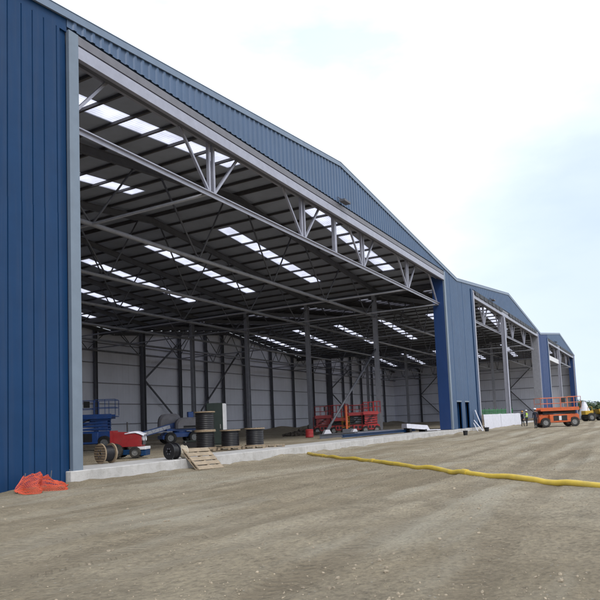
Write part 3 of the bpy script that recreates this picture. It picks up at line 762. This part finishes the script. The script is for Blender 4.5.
drum('small cable reel with a cream flange lying beside the pallet ramp', (21.52, 18.45, .07+.36), .36, .40, wound=.9, tilt='lie', rz=R(-98), flange='cable')
# its cream end cover is a loose coil standing by it
t = thing('hose_coil', 'cream coiled hose leaning against the small black reel', 'hose', (21.92, 18.3, .07), R(-98))
m = MB(); pts = []
for i in range(150):
    a_ = i*.26; rr = .13+.0011*i; pts.append((rr*math.cos(a_), -.16+.0021*i+.01*math.sin(a_*3), .31+rr*math.sin(a_)))
m.path(pts, .022, 7); m.build('coil', mat('cream_hose', (.62, .56, .45), .6, 0, .1), t, smooth=True)

# pallet ramp: leans from the kerb top to the dirt
pt = pallet('long timber pallet leaning on the kerb edge with its foot on the dirt', (0, 0, 0), 0, L=1.28, W=1.80, nb=5, gap=.055)
A_ = Vector((21.85, 18.12, .50)); B_ = Vector((23.6, 18.12, .46)); D_ = Vector((22.05, 17.26, -.36))
e2 = (B_-A_).normalized(); e1 = (D_-A_); e1 = (e1-e2*e1.dot(e2)).normalized(); n_ = e1.cross(e2).normalized()
if n_.z < 0: n_ = -n_; e2 = -e2
C_ = A_+(B_-A_)*.5+e1*.62-n_*.14
pt.matrix_world = Matrix(((e1.x, e2.x, n_.x, C_.x), (e1.y, e2.y, n_.y, C_.y), (e1.z, e2.z, n_.z, C_.z), (0, 0, 0, 1)))

t = thing('site_cabinet', 'tall dark green cabinet with a white edge standing behind the drum stack', 'cabinet', (35.45, 26.4, .05), ang)
MB().bbox(-.62, .50, -.5, .5, .1, 2.95, .03).build('body', M['dkgreen'], t)
MB().box(.503, .64, -.52, .52, .06, 2.9).build('side_panel', M['white'], t)
d = MB().box(-.56, .44, -.53, -.503, .2, 2.85).build('door', M['dkgreen'], t); MB().box(.30, .36, -.57, -.531, 1.2, 1.5).build('handle', M['rim'], d)
for x in (-.5, .4): MB().box(x, x+.1, -.45, .45, .0, .098).build('skid', M['dsteel'], t)

t = thing('tool_chest', 'low black steel tool chest on the floor left of the drums', 'chest', (33.4, 26.9, .05), ang)
MB().bbox(-.55, .55, -.35, .35, .04, .42, .02).build('body', M['black'], t); MB().bbox(-.57, .57, -.37, .37, .422, .50, .02).build('lid', M['dkgreen'], t)
for x in (-.4, .34): MB().box(x, x+.06, -.39, -.372, .36, .46).build('latch', M['rim'], t)

# ------------------------------------------------------------------ things along the kerb
t = thing('raking_prop', 'long grey raking prop from a white block up to the tall valley column', 'prop', (50.6, 25.6, .05))
base = Vector((0, 0, 0)); top = Vector((66.1, 26.85, 9.3))-Vector((50.6, 25.6, .05))
MB().tube(base+Vector((0, 0, .55)), top, .105, 12).build('tube', M['dsteel'], t, smooth=True)
MB().bar(base+Vector((0, 0, .5)), base+top*.06+Vector((0, 0, .5)), .2, .2).build('foot_bracket', M['dsteel'], t)
def block(label, loc, rz, s=1.0, group=None):
    m = MB(); m.prism([(-.42*s, 0), (.42*s, 0), (.36*s, .25*s), (.16*s, .62*s), (-.16*s, .62*s), (-.36*s, .25*s)], 'y', -.35*s, .35*s)
    o = m.build('ballast_block', M['sheet'], None, loc=loc, rz=rz); return tag(o, label, 'block', group)
block('white ballast block holding the foot of the raking prop', (50.4, 25.5, .05), R(-50), 1.05)
block('small white ballast block on the slab in front of the red lifts', (58.6, 26.6, .05), R(-40), .85)
SG = 'steel beams laid out on the slab'
for i, (p, q, w_, h_, mt, lb) in enumerate((
        ((46.5, 24.2, .2), (60.5, 23.6, .2), .30, .40, 'dsteel', 'long dark steel beam lying on the floor nearest the red lifts'),
        ((45.0, 21.4, .24), (60.5, 20.9, .24), .25, .22, 'blue_wall', 'long blue steel section lying near the front of the slab'),
        ((49.5, 22.3, .26), (62.0, 21.7, .26), .35, .28, 'galv', 'long pale galvanised section lying between the blue and dark beams'))):
    P, Q = Vector(p), Vector(q); c_ = (P+Q)/2; m = MB(); m.ibeam(P-c_, Q-c_, w_, h_, .04)
    tag(m.build('steel_beam', M[mt], None, loc=c_), lb, 'beam', SG)
t = thing('panel_stack', 'stack of white wrapped panels tilted on dark bearers by the right jamb', 'panels', (58.9, 20.3, .07), R(-42))
for i in range(5): m = MB(); m.box(-1.2, 1.25-.05*i, -.55+.02*i, .55, .30+.085*i, .38+.085*i, M=Matrix.Rotation(R(6), 4, 'Y')); m.build('panel', M['sheet'], t)
for x in (-.9, .75): MB().box(x, x+.2, -.6, .6, 0, .30+(.1 if x < 0 else -.06)).build('bearer', M['black'], t)
t = thing('loose_panel', 'flat white panel lying on the slab between wrapped stack and jamb', 'panel', (61.4, 19.6, .07), R(-30))
m = MB(); m.box(-.9, .9, -.5, .5, .08, .15); m.build('panel', M['sheet'], t); MB().box(-.8, .8, -.1, .1, 0, .078).build('batten', M['wood'], t)

t = thing('fuel_bowser', 'small red drum with a black top standing by the valley column', 'drum', (51.3, 27.75, .05))
MB().lathe([(0, 0), (.36, 0), (.38, .04), (.36, .3), (.38, .33), (.36, .36), (.36, .62), (.38, .66), (.30, .74), (0, .76)], n=20).build('body', M['red_bright'], t, smooth=False)
MB().lathe([(0, .765), (.15, .765), (.17, .82), (.15, 1.10), (.08, 1.16), (0, 1.16)], n=14).build('cap', M['black'], t)
m = MB()
for i in range(240):
    a_, rr = random.uniform(0, 6.28), random.random()**.6; c_ = Vector((2.1*rr*math.cos(a_), .9*rr*math.sin(a_), 0)); s = random.uniform(.1, .26); zz = max(0, .55*(1-rr))*random.random()
    m.box(-s, s, -s*.7, s*.7, 0, s*.9, M=Matrix.Translation(c_+Vector((0, 0, zz))) @ Euler((random.uniform(-.4, .4), random.uniform(-.4, .4), random.uniform(0, 3))).to_matrix().to_4x4())
tag(m.build('rubble_heap', mat('dark_soil', (.07, .055, .045), .95, 0, .4, 3), None, loc=(59.6, 33.0, .05), rz=R(-58)), 'dark heap of broken rubble on the floor left of the red drum', 'rubble')

# yellow pipe on the dirt
ctr = [(32.0, 17.45), (30.6, 16.2), (29.0, 14.4), (26.5, 11.7), (23.5, 8.7), (21.0, 6.0), (18.6, 3.3), (16.5, .4), (15.0, -3.0)]
pts = []
for i in range(len(ctr)-1):
    for s in range(10):
        t_ = s/10; x = ctr[i][0]*(1-t_)+ctr[i+1][0]*t_; y = ctr[i][1]*(1-t_)+ctr[i+1][1]*t_
        x += .06*math.sin(y*.9); pts.append((x, y, gz(x, y, False)+.10))
pts = [(x+.05*mnoise.noise((i*.31, 2, 0)), y, gz(x, y)+.055+.035*mnoise.noise((i*.23, 7, 0))) for i, (x, y, z) in enumerate(pts)]
po = MB().path(pts, .085, 14).build('yellow_pipe', M['pipe'], smooth=True)
for i in (14, 33, 52, 70):
    p = Vector(pts[i]); d = (Vector(pts[i+1])-Vector(pts[i-1])).normalized(); MB().tube(p-d*.13, p+d*.13, .102, 16).build('coupling', M['pipe'], po, smooth=False)
tag(po, 'long yellow plastic pipe snaking across the dirt from the kerb', 'pipe')

# hoarding across the middle opening
t = thing('white_hoarding', 'low white sheeted hoarding across the foot of the middle hangar opening', 'hoarding', (75.4, 17.5, -.3))
for i in range(5):
    m = MB(); n = 12; xa, xb = i*4.6+.03, i*4.6+4.57
    for r_ in range(2):
        for c_ in range(n+1):
            x = xa+(xb-xa)*c_/n; y = -.02*(1-r_)+.015*mnoise.noise((x*.8, r_*3, 1))+r_*.06; m.v.append((x, y, .03+r_*(1.76+.05*mnoise.noise((x*.5, 4, 2)))))
    for c_ in range(n): m.f.append([c_, c_+1, n+1+c_+1, n+1+c_]); m.mi.append(0)
    o = m.build('sheet', M['sheet'], t, smooth=False); md = o.modifiers.new('thickness', 'SOLIDIFY'); md.thickness = .03
for i in range(6): MB().bar((i*4.6, .16, 0), (i*4.6, .20, 1.85), .09, .09, (0, 1, 0)).build('post', M['wood'], t)
# green mesh barrier just inside
t = thing('mesh_barrier', 'green mesh barrier standing behind the white hoarding', 'barrier', (90.5, 22.2, .12))
m = MB()
for z in (1.35, 2.05): m.tube((0, 0, z), (27, 0, z), .05, 6)
for i in range(109): m.tube((i*.25, 0, 1.35), (i*.25, 0, 2.05), .015, 4)
for i in range(7): m.tube((0, 0.0, 1.42+i*.09), (27, 0, 1.42+i*.09), .018, 4)
m.build('mesh_panel', M['green'], t)
for i in range(10): MB().tube((i*3, .08, 0), (i*3, .08, 2.35), .045, 8).build('post', M['green'], t)
# planks leaning at the middle hangar's left post
LG = 'white planks leaning beside the post'
for i, (p, q, w_, lb) in enumerate((((73.3, 17.2, -.32), (72.3, 17.75, 2.0), .36, 'wide white plank leaning at a steep angle beside the hoarding'),
                                   ((70.7, 17.2, -.32), (71.6, 17.8, .55), .26, 'short white plank leaning low against the pier foot'),
                                   ((72.5, 17.1, -.32), (71.9, 17.85, .9), .22, 'narrow white plank leaning between the two other planks'))):
    P, Q = Vector(p), Vector(q); m = MB(); m.bar((0, 0, 0), Q-P, w_, .05, (0, -1, .4))
    tag(m.build('plank', M['sheet'], None, loc=P), lb, 'plank', LG)
def bucket(label, loc, r=.22):
    t = thing('bucket', label, 'bucket', loc, 0, 'black buckets in front of the pier')
    MB().lathe([(0, 0), (r*.8, 0), (r, .40), (r*1.06, .40), (r*1.06, .43), (r*.95, .43), (r*.76, .03), (0, .03)], n=18).build('body', M['black'], t)
    m = MB(); m.path([(r*1.0*math.cos(a_), .03, .40+.16*math.sin(a_)) for a_ in [math.pi*i/10 for i in range(11)]], .009, 5); m.build('handle', M['rim'], t)
bucket('black bucket on the dirt in front of the two pier doors', (58.6, 15.4, gz(58.6, 15.4)))
bucket('black bucket on the dirt by the foot of the leaning planks', (68.0, 15.6, gz(68, 15.6)), .24)

# orange netting at the foot of the left pier
t = thing('barrier_netting', 'crumpled orange-red barrier netting lying at the foot of the blue pier', 'netting', (13.75, 17.45, -.42))
m = MB(); nu, nv = 44, 20
def npt(u, v):
    x = -.75+1.75*u; n_ = mnoise.noise((u*4, v*2, 1)); q = mnoise.noise((u*9, v*6, 4))
    h = (.60+.30*mnoise.noise((u*2.2, .4, 2)))*(1-.75*u*u)*(.25+sm(0, .18, u)*.75)
    return Vector((x+.12*q+.05*n_, .05-.55*v+.20*math.sin(u*11+v*3)*(.3+v)+.12*n_, max(.02, .01+h*(1-v)**.8*(.9+.2*q)+.05*abs(q))))
for i in range(nu+1):
    m.path([npt(i/nu, j/nv) for j in range(nv+1)], .007, 4)
for j in range(nv+1):
    m.path([npt(i/nu, j/nv) for i in range(nu+1)], .009, 4)
m.build('mesh', M['net'], t)
for x in (-.45, .55): MB().tube((x, .05, -.1), (x+.15, .1, .62), .018, 6).build('pin', M['dsteel'], t)

# yellow dumper at the right edge
t = thing('site_dumper', 'yellow site dumper with dark wheels at the right end beyond the orange lift', 'dumper', (97.3, 7.3, gz(97.3, 7.3)), R(-58))
for sx in (-1.05, 1.0):
    for s in (-1, 1): wheel(t, (sx, s*.85, .55), .55, .42)
m = MB(); m.bbox(-1.6, 1.4, -.5, .5, .55, .9, .05); m.build('chassis', M['black'], t)
m = MB(); m.prism([(.25, .95), (1.0, .9), (1.95, 1.55), (1.85, 1.62), (.05, 1.62)], 'y', -.85, .85); m.build('skip', M['yellow'], t)
m = MB(); m.bbox(-1.75, -.6, -.62, .62, .92, 1.45, .06); m.build('bonnet', M['yellow'], t)
m = MB(); m.bbox(-.58, -.15, -.3, .3, .92, 1.15, .04); m.bbox(-.62, -.52, -.3, .3, 1.16, 1.6, .03); m.build('seat', M['black'], t)
m = MB()
for s in (-.55, .55): m.tube((-.75, s, 1.45), (-.75, s, 1.95), .04, 8)
m.tube((-.75, -.55, 1.95), (-.75, .55, 1.95), .04, 8); m.build('roll_bar', M['yellow'], t)
MB().tube((.0, 0, 1.0), (-.15, 0, 1.5), .03, 6).build('steering_column', M['black'], t)
t = thing('bulk_bag', 'white bulk bag standing at the far end corner of the row', 'bag', (114.5, 10.2, gz(114.5, 10.2)), .4)
MB().lathe([(0, 0), (.85, 0), (1.0, .3), (.95, 1.0), (.72, 1.7), (.45, 2.4), (.30, 2.9), (0, 2.95)], n=14).build('sack', M['sheet'], t, smooth=True)
for s in (-1, 1): 
    MB().path([(s*.3, -.2, 2.6), (s*.34, -.1, 3.15), (s*.34, .1, 3.15), (s*.3, .2, 2.6)], .04, 6).build('loop', M['sheet'], t)

# ------------------------------------------------------------------ people
def person(label, loc, rz, h, jacket, vest=None, helmet='white', pose=0, hold=False):
    s = h/1.78; t = thing('person', label, 'person', loc, rz)
    J = {}; E_ = []
    def j(n, p, r, par=None): J[n] = (Vector(p)*s, r*s); E_.append((par, n)) if par else None
    st = .16+.06*pose
    j('pelvis', (0, 0, .95), .135); j('waist', (0, .005, 1.10), .125, 'pelvis'); j('chest', (0, 0, 1.30), .155, 'waist'); j('neckb', (0, .01, 1.47), .075, 'chest')
    j('neck', (0, -.005, 1.53), .058, 'neckb'); j('jaw', (0, -.035, 1.60), .075, 'neck'); j('skull', (0, -.01, 1.69), .098, 'jaw'); j('crown', (0, .0, 1.745), .075, 'skull'); j('nose', (0, -.122, 1.645), .016, 'jaw')
    for sd, nm in ((-1, 'l'), (1, 'r')):
        fy_ = st*sd*.5
        j('hip'+nm, (sd*.095, 0, .88), .105, 'pelvis'); j('knee'+nm, (sd*.105, -.02+fy_*.5, .49), .068, 'hip'+nm); j('ankle'+nm, (sd*.11, fy_, .09), .046, 'knee'+nm); j('heel'+nm, (sd*.11, fy_+.03, .045), .045, 'ankle'+nm); j('toe'+nm, (sd*.125, fy_-.16, .035), .036, 'heel'+nm)
        bx = .0 if not (hold and sd == 1) else 1
        j('sh'+nm, (sd*.185, 0, 1.42), .066, 'chest'); j('el'+nm, (sd*.235, .03, 1.14), .046, 'sh'+nm)
        hand = (sd*.225, -.07, .90) if not bx else (sd*.12, -.24, 1.16)
        j('wr'+nm, hand, .030, 'el'+nm)
        d_ = (Vector(hand)-Vector((sd*.235, .03, 1.14))).normalized()
        j('palm'+nm, Vector(hand)+d_*.07, .034, 'wr'+nm)
        for f_ in range(4):
            o_ = Vector((0, (-.027+.018*f_), 0)); ln = (.075, .088, .084, .066)[f_]
            p1 = Vector(hand)+d_*.115+o_; j('f%d%sa' % (f_, nm), p1, .011, 'palm'+nm); j('f%d%sb' % (f_, nm), p1+d_*ln*.5+Vector((-sd*.012, 0, 0)), .009, 'f%d%sa' % (f_, nm)); j('f%d%sc' % (f_, nm), p1+d_*ln*.85+Vector((-sd*.034, 0, 0)), .008, 'f%d%sb' % (f_, nm))
        p1 = Vector(hand)+d_*.045+Vector((0, -.035, 0)); j('t%sa' % nm, p1, .012, 'palm'+nm); j('t%sb' % nm, p1+d_*.045+Vector((-sd*.01, -.022, 0)), .010, 't%sa' % nm)
    names = list(J); ix = {n: i for i, n in enumerate(names)}
    me = bpy.data.meshes.new('body'); me.from_pydata([J[n][0] for n in names], [(ix[a_], ix[b_]) for a_, b_ in E_], [])
    o = bpy.data.objects.new('body', me); COL.objects.link(o); o.parent = t
    sk = o.modifiers.new('skin', 'SKIN'); sk.use_smooth_shade = True
    for i, n in enumerate(names):
        d_ = me.skin_vertices[0].data[i]; d_.radius = (J[n][1], J[n][1]*(.78 if n in ('chest', 'waist', 'pelvis') else 1)); d_.use_root = (n == 'pelvis')
    o.modifiers.new('sub', 'SUBSURF').levels = 1
    dg = bpy.context.evaluated_depsgraph_get(); ev = o.evaluated_get(dg)
    nm_ = bpy.data.meshes.new_from_object(ev); o.modifiers.clear(); o.data = nm_
    nm_.materials.clear()
    for q in (M['skin'], jacket, M['trouser'], M['boots']): nm_.materials.append(q)
    for p in nm_.polygons:
        c_ = p.center/s; p.use_smooth = True
        hd = [n for n in ('palml', 'palmr') if (p.center-J[n][0]).length < .13*s]
        if c_.z > 1.50 or (hd and not (abs(c_.x) < .19 and c_.z > .8 and not hold and abs(c_.x) < .17)): p.material_index = 0
        elif c_.z > .90: p.material_index = 1
        elif c_.z > .13: p.material_index = 2
        else: p.material_index = 3
    hm = MB(); pr_ = [(.128, 0), (.132, .01), (.128, .05), (.105, .10), (.06, .128), (0, .135)]
    hm.lathe([(r_*s, z_*s) for r_, z_ in pr_], (0, -.005*s, 1.70*s), n=18); hm.prism([(-.10*s, -.10*s), (.10*s, -.10*s), (.07*s, -.185*s), (-.07*s, -.185*s)], 'z', 1.70*s, 1.712*s)
    hm.build('helmet', M['white'] if helmet == 'white' else M['amber'], t, smooth=True)
    MB().lathe([(0, 1.62*s), (.102*s, 1.62*s), (.106*s, 1.70*s), (0, 1.70*s)], (0, .016*s, 0), n=14).build('hair', M['hair'], t, smooth=True)
    m = MB()
    for sd in (-1, 1): m.lathe([(0, -.006), (.009*s, 0), (0, .006)], (sd*.034*s, -.098*s, 1.655*s), 'y', 8)
    m.build('eyes', M['black'], t)
    if vest:
        m = MB(); n = 20
        rings = [(1.00, .165, .125), (1.12, .160, .125), (1.30, .190, .150), (1.43, .175, .125), (1.475, .10, .085)]
        for z_, rx_, ry_ in rings:
            for i in range(n):
                a_ = 2*math.pi*i/n; m.v.append((rx_*s*math.cos(a_), ry_*s*math.sin(a_), z_*s))
        for k_ in range(len(rings)-1):
            for i in range(n): m.f.append([k_*n+i, k_*n+(i+1) % n, (k_+1)*n+(i+1) % n, (k_+1)*n+i]); m.mi.append(1 if k_ == 1 and i % 1 == 0 and False else 0)
        v_ = m.build('vest', vest, t, smooth=True)
        m = MB()
        for z_ in (1.10, 1.2): m.lathe([(.172*s, z_*s), (.176*s, z_*s), (.180*s, (z_+.05)*s), (.172*s, (z_+.05)*s)], n=20)
        m.build('reflective_band', M['white'], v_)
    return t
person('person in dark clothes and a white helmet standing beside the orange lift', (62.7, 9.85, gz(62.7, 9.85)), R(120), 1.84, M['navy'], None, 'white', 1)
person('person in a green hi-vis vest and white helmet facing the hangar opening', (80.2, 13.6, gz(80.2, 13.6)), R(150), 1.90, M['navy'], M['hivis'], 'white', .3, True)
person('person in dark jacket and yellow helmet half behind the hi-vis worker', (82.6, 14.5, gz(82.6, 14.5)), R(40), 1.86, M['navy'], None, 'amber', .6)

# ------------------------------------------------------------------ far hedge line and fields
hl = MB()
hx = spaced(205, 520, 12); hy = spaced(-220, 260, 12)
for y in hy:
    for x in hx:
        hl.v.append((x, y, -.6+3.0*sm(208, 380, x)+1.5*mnoise.noise((x*.01, y*.012, 0))*sm(208, 300, x)))
for j_ in range(len(hy)-1):
    for i in range(len(hx)-1): n = len(hx); hl.f.append([j_*n+i, j_*n+i+1, (j_+1)*n+i+1, (j_+1)*n+i]); hl.mi.append(0)
o = hl.build('grass_field', M['grass_hill'], smooth=True); o['kind'] = 'structure'
def foliage(n, cx, cy, z0, rx, ry, h, s0, rnd):
    m = MB()
    lobes = [(rnd.uniform(-.6, .6)*rx, rnd.uniform(-.6, .6)*ry, h*rnd.uniform(.35, .8), rnd.uniform(.35, .6)) for _ in range(6)]
    for i in range(n):
        lx, ly, lz, lr = rnd.choice(lobes)
        d_ = Vector((rnd.gauss(0, 1), rnd.gauss(0, 1), rnd.gauss(0, 1))).normalized()*rnd.uniform(.55, 1)
        c_ = Vector((cx+lx+d_.x*rx*lr, cy+ly+d_.y*ry*lr, max(z0+.15, z0+lz+d_.z*h*.42*lr*1.6)))
        a_ = Vector((rnd.gauss(0, 1), rnd.gauss(0, 1), rnd.gauss(0, 1))).normalized(); b_ = a_.orthogonal().normalized(); s_ = s0*rnd.uniform(.6, 1.3)
        m.add([c_+a_*s_, c_+b_*s_*.6, c_-a_*s_, c_-b_*s_*.6], [(0,1,2,3)], rnd.randint(0, 1))
    return m
rnd = random.Random(3)
tp = []
for k_ in range(3):
    tr = thing('tree', 'x', 'tree', (0, 0, 0))
    foliage(1500, 0, 0, .4, 4.2, 4.2, 7.0, .33, rnd).build('crown', [M['leaf'], M['leaf2']], tr)
    m = MB(); m.tube((0, 0, -.4), (0, 0, 2.5), .25, 8, .16); m.tube((0, 0, 2), (1.4, .4, 4.6), .12, 6, .05); m.tube((0, 0, 2.1), (-1.2, -.6, 4.8), .12, 6, .05); m.build('trunk', M['bark'], tr)
    tp.append(tr)
TL = 'distant green trees in the hedge line on the right horizon'
first = [True]*3
yv = -75; cnt = 0
while yv < 60:
    k_ = cnt % 3
    tr = tp[k_] if first[k_] else copy_tree(tp[k_]); first[k_] = False
    x = 222+rnd.uniform(-6, 26)+.25*abs(yv); sc = rnd.uniform(.72, 1.02)
    tr.location = (x, yv, -.4); tr.scale = (sc*1.25, sc*1.25, sc*.84); tr.rotation_euler.z = rnd.uniform(0, 6)
    tr['label'] = 'rounded green tree in the distant hedge line beyond the hangars'; tr['group'] = TL
    yv += rnd.uniform(2.6, 4.2); cnt += 1
for (x, y, w_, h_, lb) in ((206, 1.5, 9, 3.4, 'pale blue-grey shed with a low pitched roof in front of the distant trees'), (208, -9, 7, 3.0, 'small off-white shed with a grey roof by the distant hedge')):
    t = thing('shed', lb, 'shed', (x, y, -.6), R(8))
    mt = mat('shed_cladding', (.36, .42, .50) if h_ > 3.2 else (.5, .5, .48))
    MB().box(-3, 3, -w_/2, w_/2, 0, h_).build('wall', mt, t)
    MB().prism([(-3.2, h_+.01), (3.2, h_+.01), (0, h_+1.1)], 'y', -w_/2-.2, w_/2+.2).build('roof', M['roof_out'], t)
    MB().box(-3.04, -3.003, -1.2, 1.2, 0, 2.4).build('door', M['dsteel'], t)
hd = MB()
for i in range(40):
    y = -85+3.8*i; f_ = foliage(170, 214+rnd.uniform(-2, 2), y, -.5, 2.4, 2.6, 2.4, .30, rnd); hd.add(f_.v, f_.f)
tag(hd.build('hedge', M['leaf2']), 'long low green hedge in front of the distant trees', 'hedge', kind='stuff')

# ------------------------------------------------------------------ sky, sun, camera
W = bpy.data.worlds.new('World'); S.world = W; W.use_nodes = True
nt = W.node_tree; N = nt.nodes; L = nt.links
bg = N['Background']; bg.inputs['Strength'].default_value = .10
sky = N.new('ShaderNodeTexSky'); sky.sky_type = 'NISHITA'; sky.sun_disc = False
SUN_EL, SUN_AZ = R(48), R(215)
sky.sun_elevation = SUN_EL; sky.sun_rotation = SUN_AZ; sky.dust_density = 1.5
tc = N.new('ShaderNodeTexCoord'); mp = N.new('ShaderNodeMapping'); mp.inputs['Scale'].default_value = (1, 1, 2.6)
L.new(tc.outputs['Generated'], mp.inputs[0])
n1 = N.new('ShaderNodeTexNoise'); n1.inputs['Scale'].default_value = 2.0; n1.inputs['Detail'].default_value = 7; n1.inputs['Roughness'].default_value = .5; n1.inputs['Distortion'].default_value = .3
L.new(mp.outputs[0], n1.inputs[0])
rp = N.new('ShaderNodeValToRGB'); e = rp.color_ramp.elements; e[0].position = .30; e[0].color = (.86, .86, .86, 1); e[1].position = .62; e[1].color = (1, 1, 1, 1)
L.new(n1.outputs[0], rp.inputs[0])
n2 = N.new('ShaderNodeTexNoise'); n2.inputs['Scale'].default_value = 3.4; n2.inputs['Detail'].default_value = 8; n2.inputs['Roughness'].default_value = .55; L.new(mp.outputs[0], n2.inputs[0])
cr = N.new('ShaderNodeValToRGB'); e = cr.color_ramp.elements; e[0].position = .30; e[0].color = (6.5, 7.4, 8.7, 1); e[1].position = .62; e[1].color = (10.0, 10.4, 10.8, 1)
L.new(n2.outputs[0], cr.inputs[0])
dt = N.new('ShaderNodeVectorMath'); dt.operation = 'DOT_PRODUCT'; dt.inputs[1].default_value = (.985, .02, .17); L.new(tc.outputs['Generated'], dt.inputs[0])
dr = N.new('ShaderNodeMapRange'); dr.interpolation_type = 'SMOOTHSTEP'; dr.inputs[1].default_value = .93; dr.inputs[2].default_value = 1.0; dr.inputs[3].default_value = 0; dr.inputs[4].default_value = .85
L.new(dt.outputs['Value'], dr.inputs[0])
thin = N.new('ShaderNodeMix'); thin.data_type = 'RGBA'; thin.inputs['B'].default_value = (4.7, 5.7, 7.1, 1)
L.new(dr.outputs[0], thin.inputs['Factor']); L.new(cr.outputs[0], thin.inputs['A'])
mx = N.new('ShaderNodeMix'); mx.data_type = 'RGBA'
L.new(rp.outputs[0], mx.inputs['Factor']); L.new(sky.outputs[0], mx.inputs['A']); L.new(thin.outputs['Result'], mx.inputs['B'])
L.new(mx.outputs['Result'], bg.inputs['Color'])
sl = bpy.data.lights.new('sun', 'SUN'); sl.energy = 1.0; sl.angle = R(14); sl.color = (1, .95, .88)
so = bpy.data.objects.new('sun', sl); COL.objects.link(so)
sd = Vector((math.sin(SUN_AZ)*math.cos(SUN_EL), math.cos(SUN_AZ)*math.cos(SUN_EL), math.sin(SUN_EL)))
so.rotation_euler = sd.to_track_quat('Z', 'Y').to_euler(); so.location = (0, -40, 60)

yaw, pitch, roll = .506471362, .0851423308, -.0407895892
cy, sy = math.cos(yaw), math.sin(yaw)
F = Vector((cy*math.cos(pitch), sy*math.cos(pitch), math.sin(pitch))); rt = Vector((sy, -cy, 0)); up = rt.cross(F)
r2 = rt*math.cos(roll)+up*math.sin(roll); u2 = -rt*math.sin(roll)+up*math.cos(roll)
cam = bpy.data.cameras.new('camera'); co = bpy.data.objects.new('camera', cam); COL.objects.link(co)
co.matrix_world = Matrix(((r2.x, u2.x, -F.x, 0), (r2.y, u2.y, -F.y, 0), (r2.z, u2.z, -F.z, 1.45), (0, 0, 0, 1)))
cam.sensor_width = 36; cam.lens = 36*634.69/600; cam.shift_y = (368.15-300)/600; cam.clip_end = 8000; cam.clip_start = .05
S.camera = co
S.view_settings.view_transform = 'Standard'; S.view_settings.look = 'None'; S.view_settings.gamma = 1; S.view_settings.exposure = .56
S.view_settings.use_curve_mapping = False
S.cycles.use_denoising = True
S.cycles.max_bounces = 7; S.cycles.diffuse_bounces = 5; S.cycles.glossy_bounces = 3
S.cycles.sample_clamp_indirect = 6
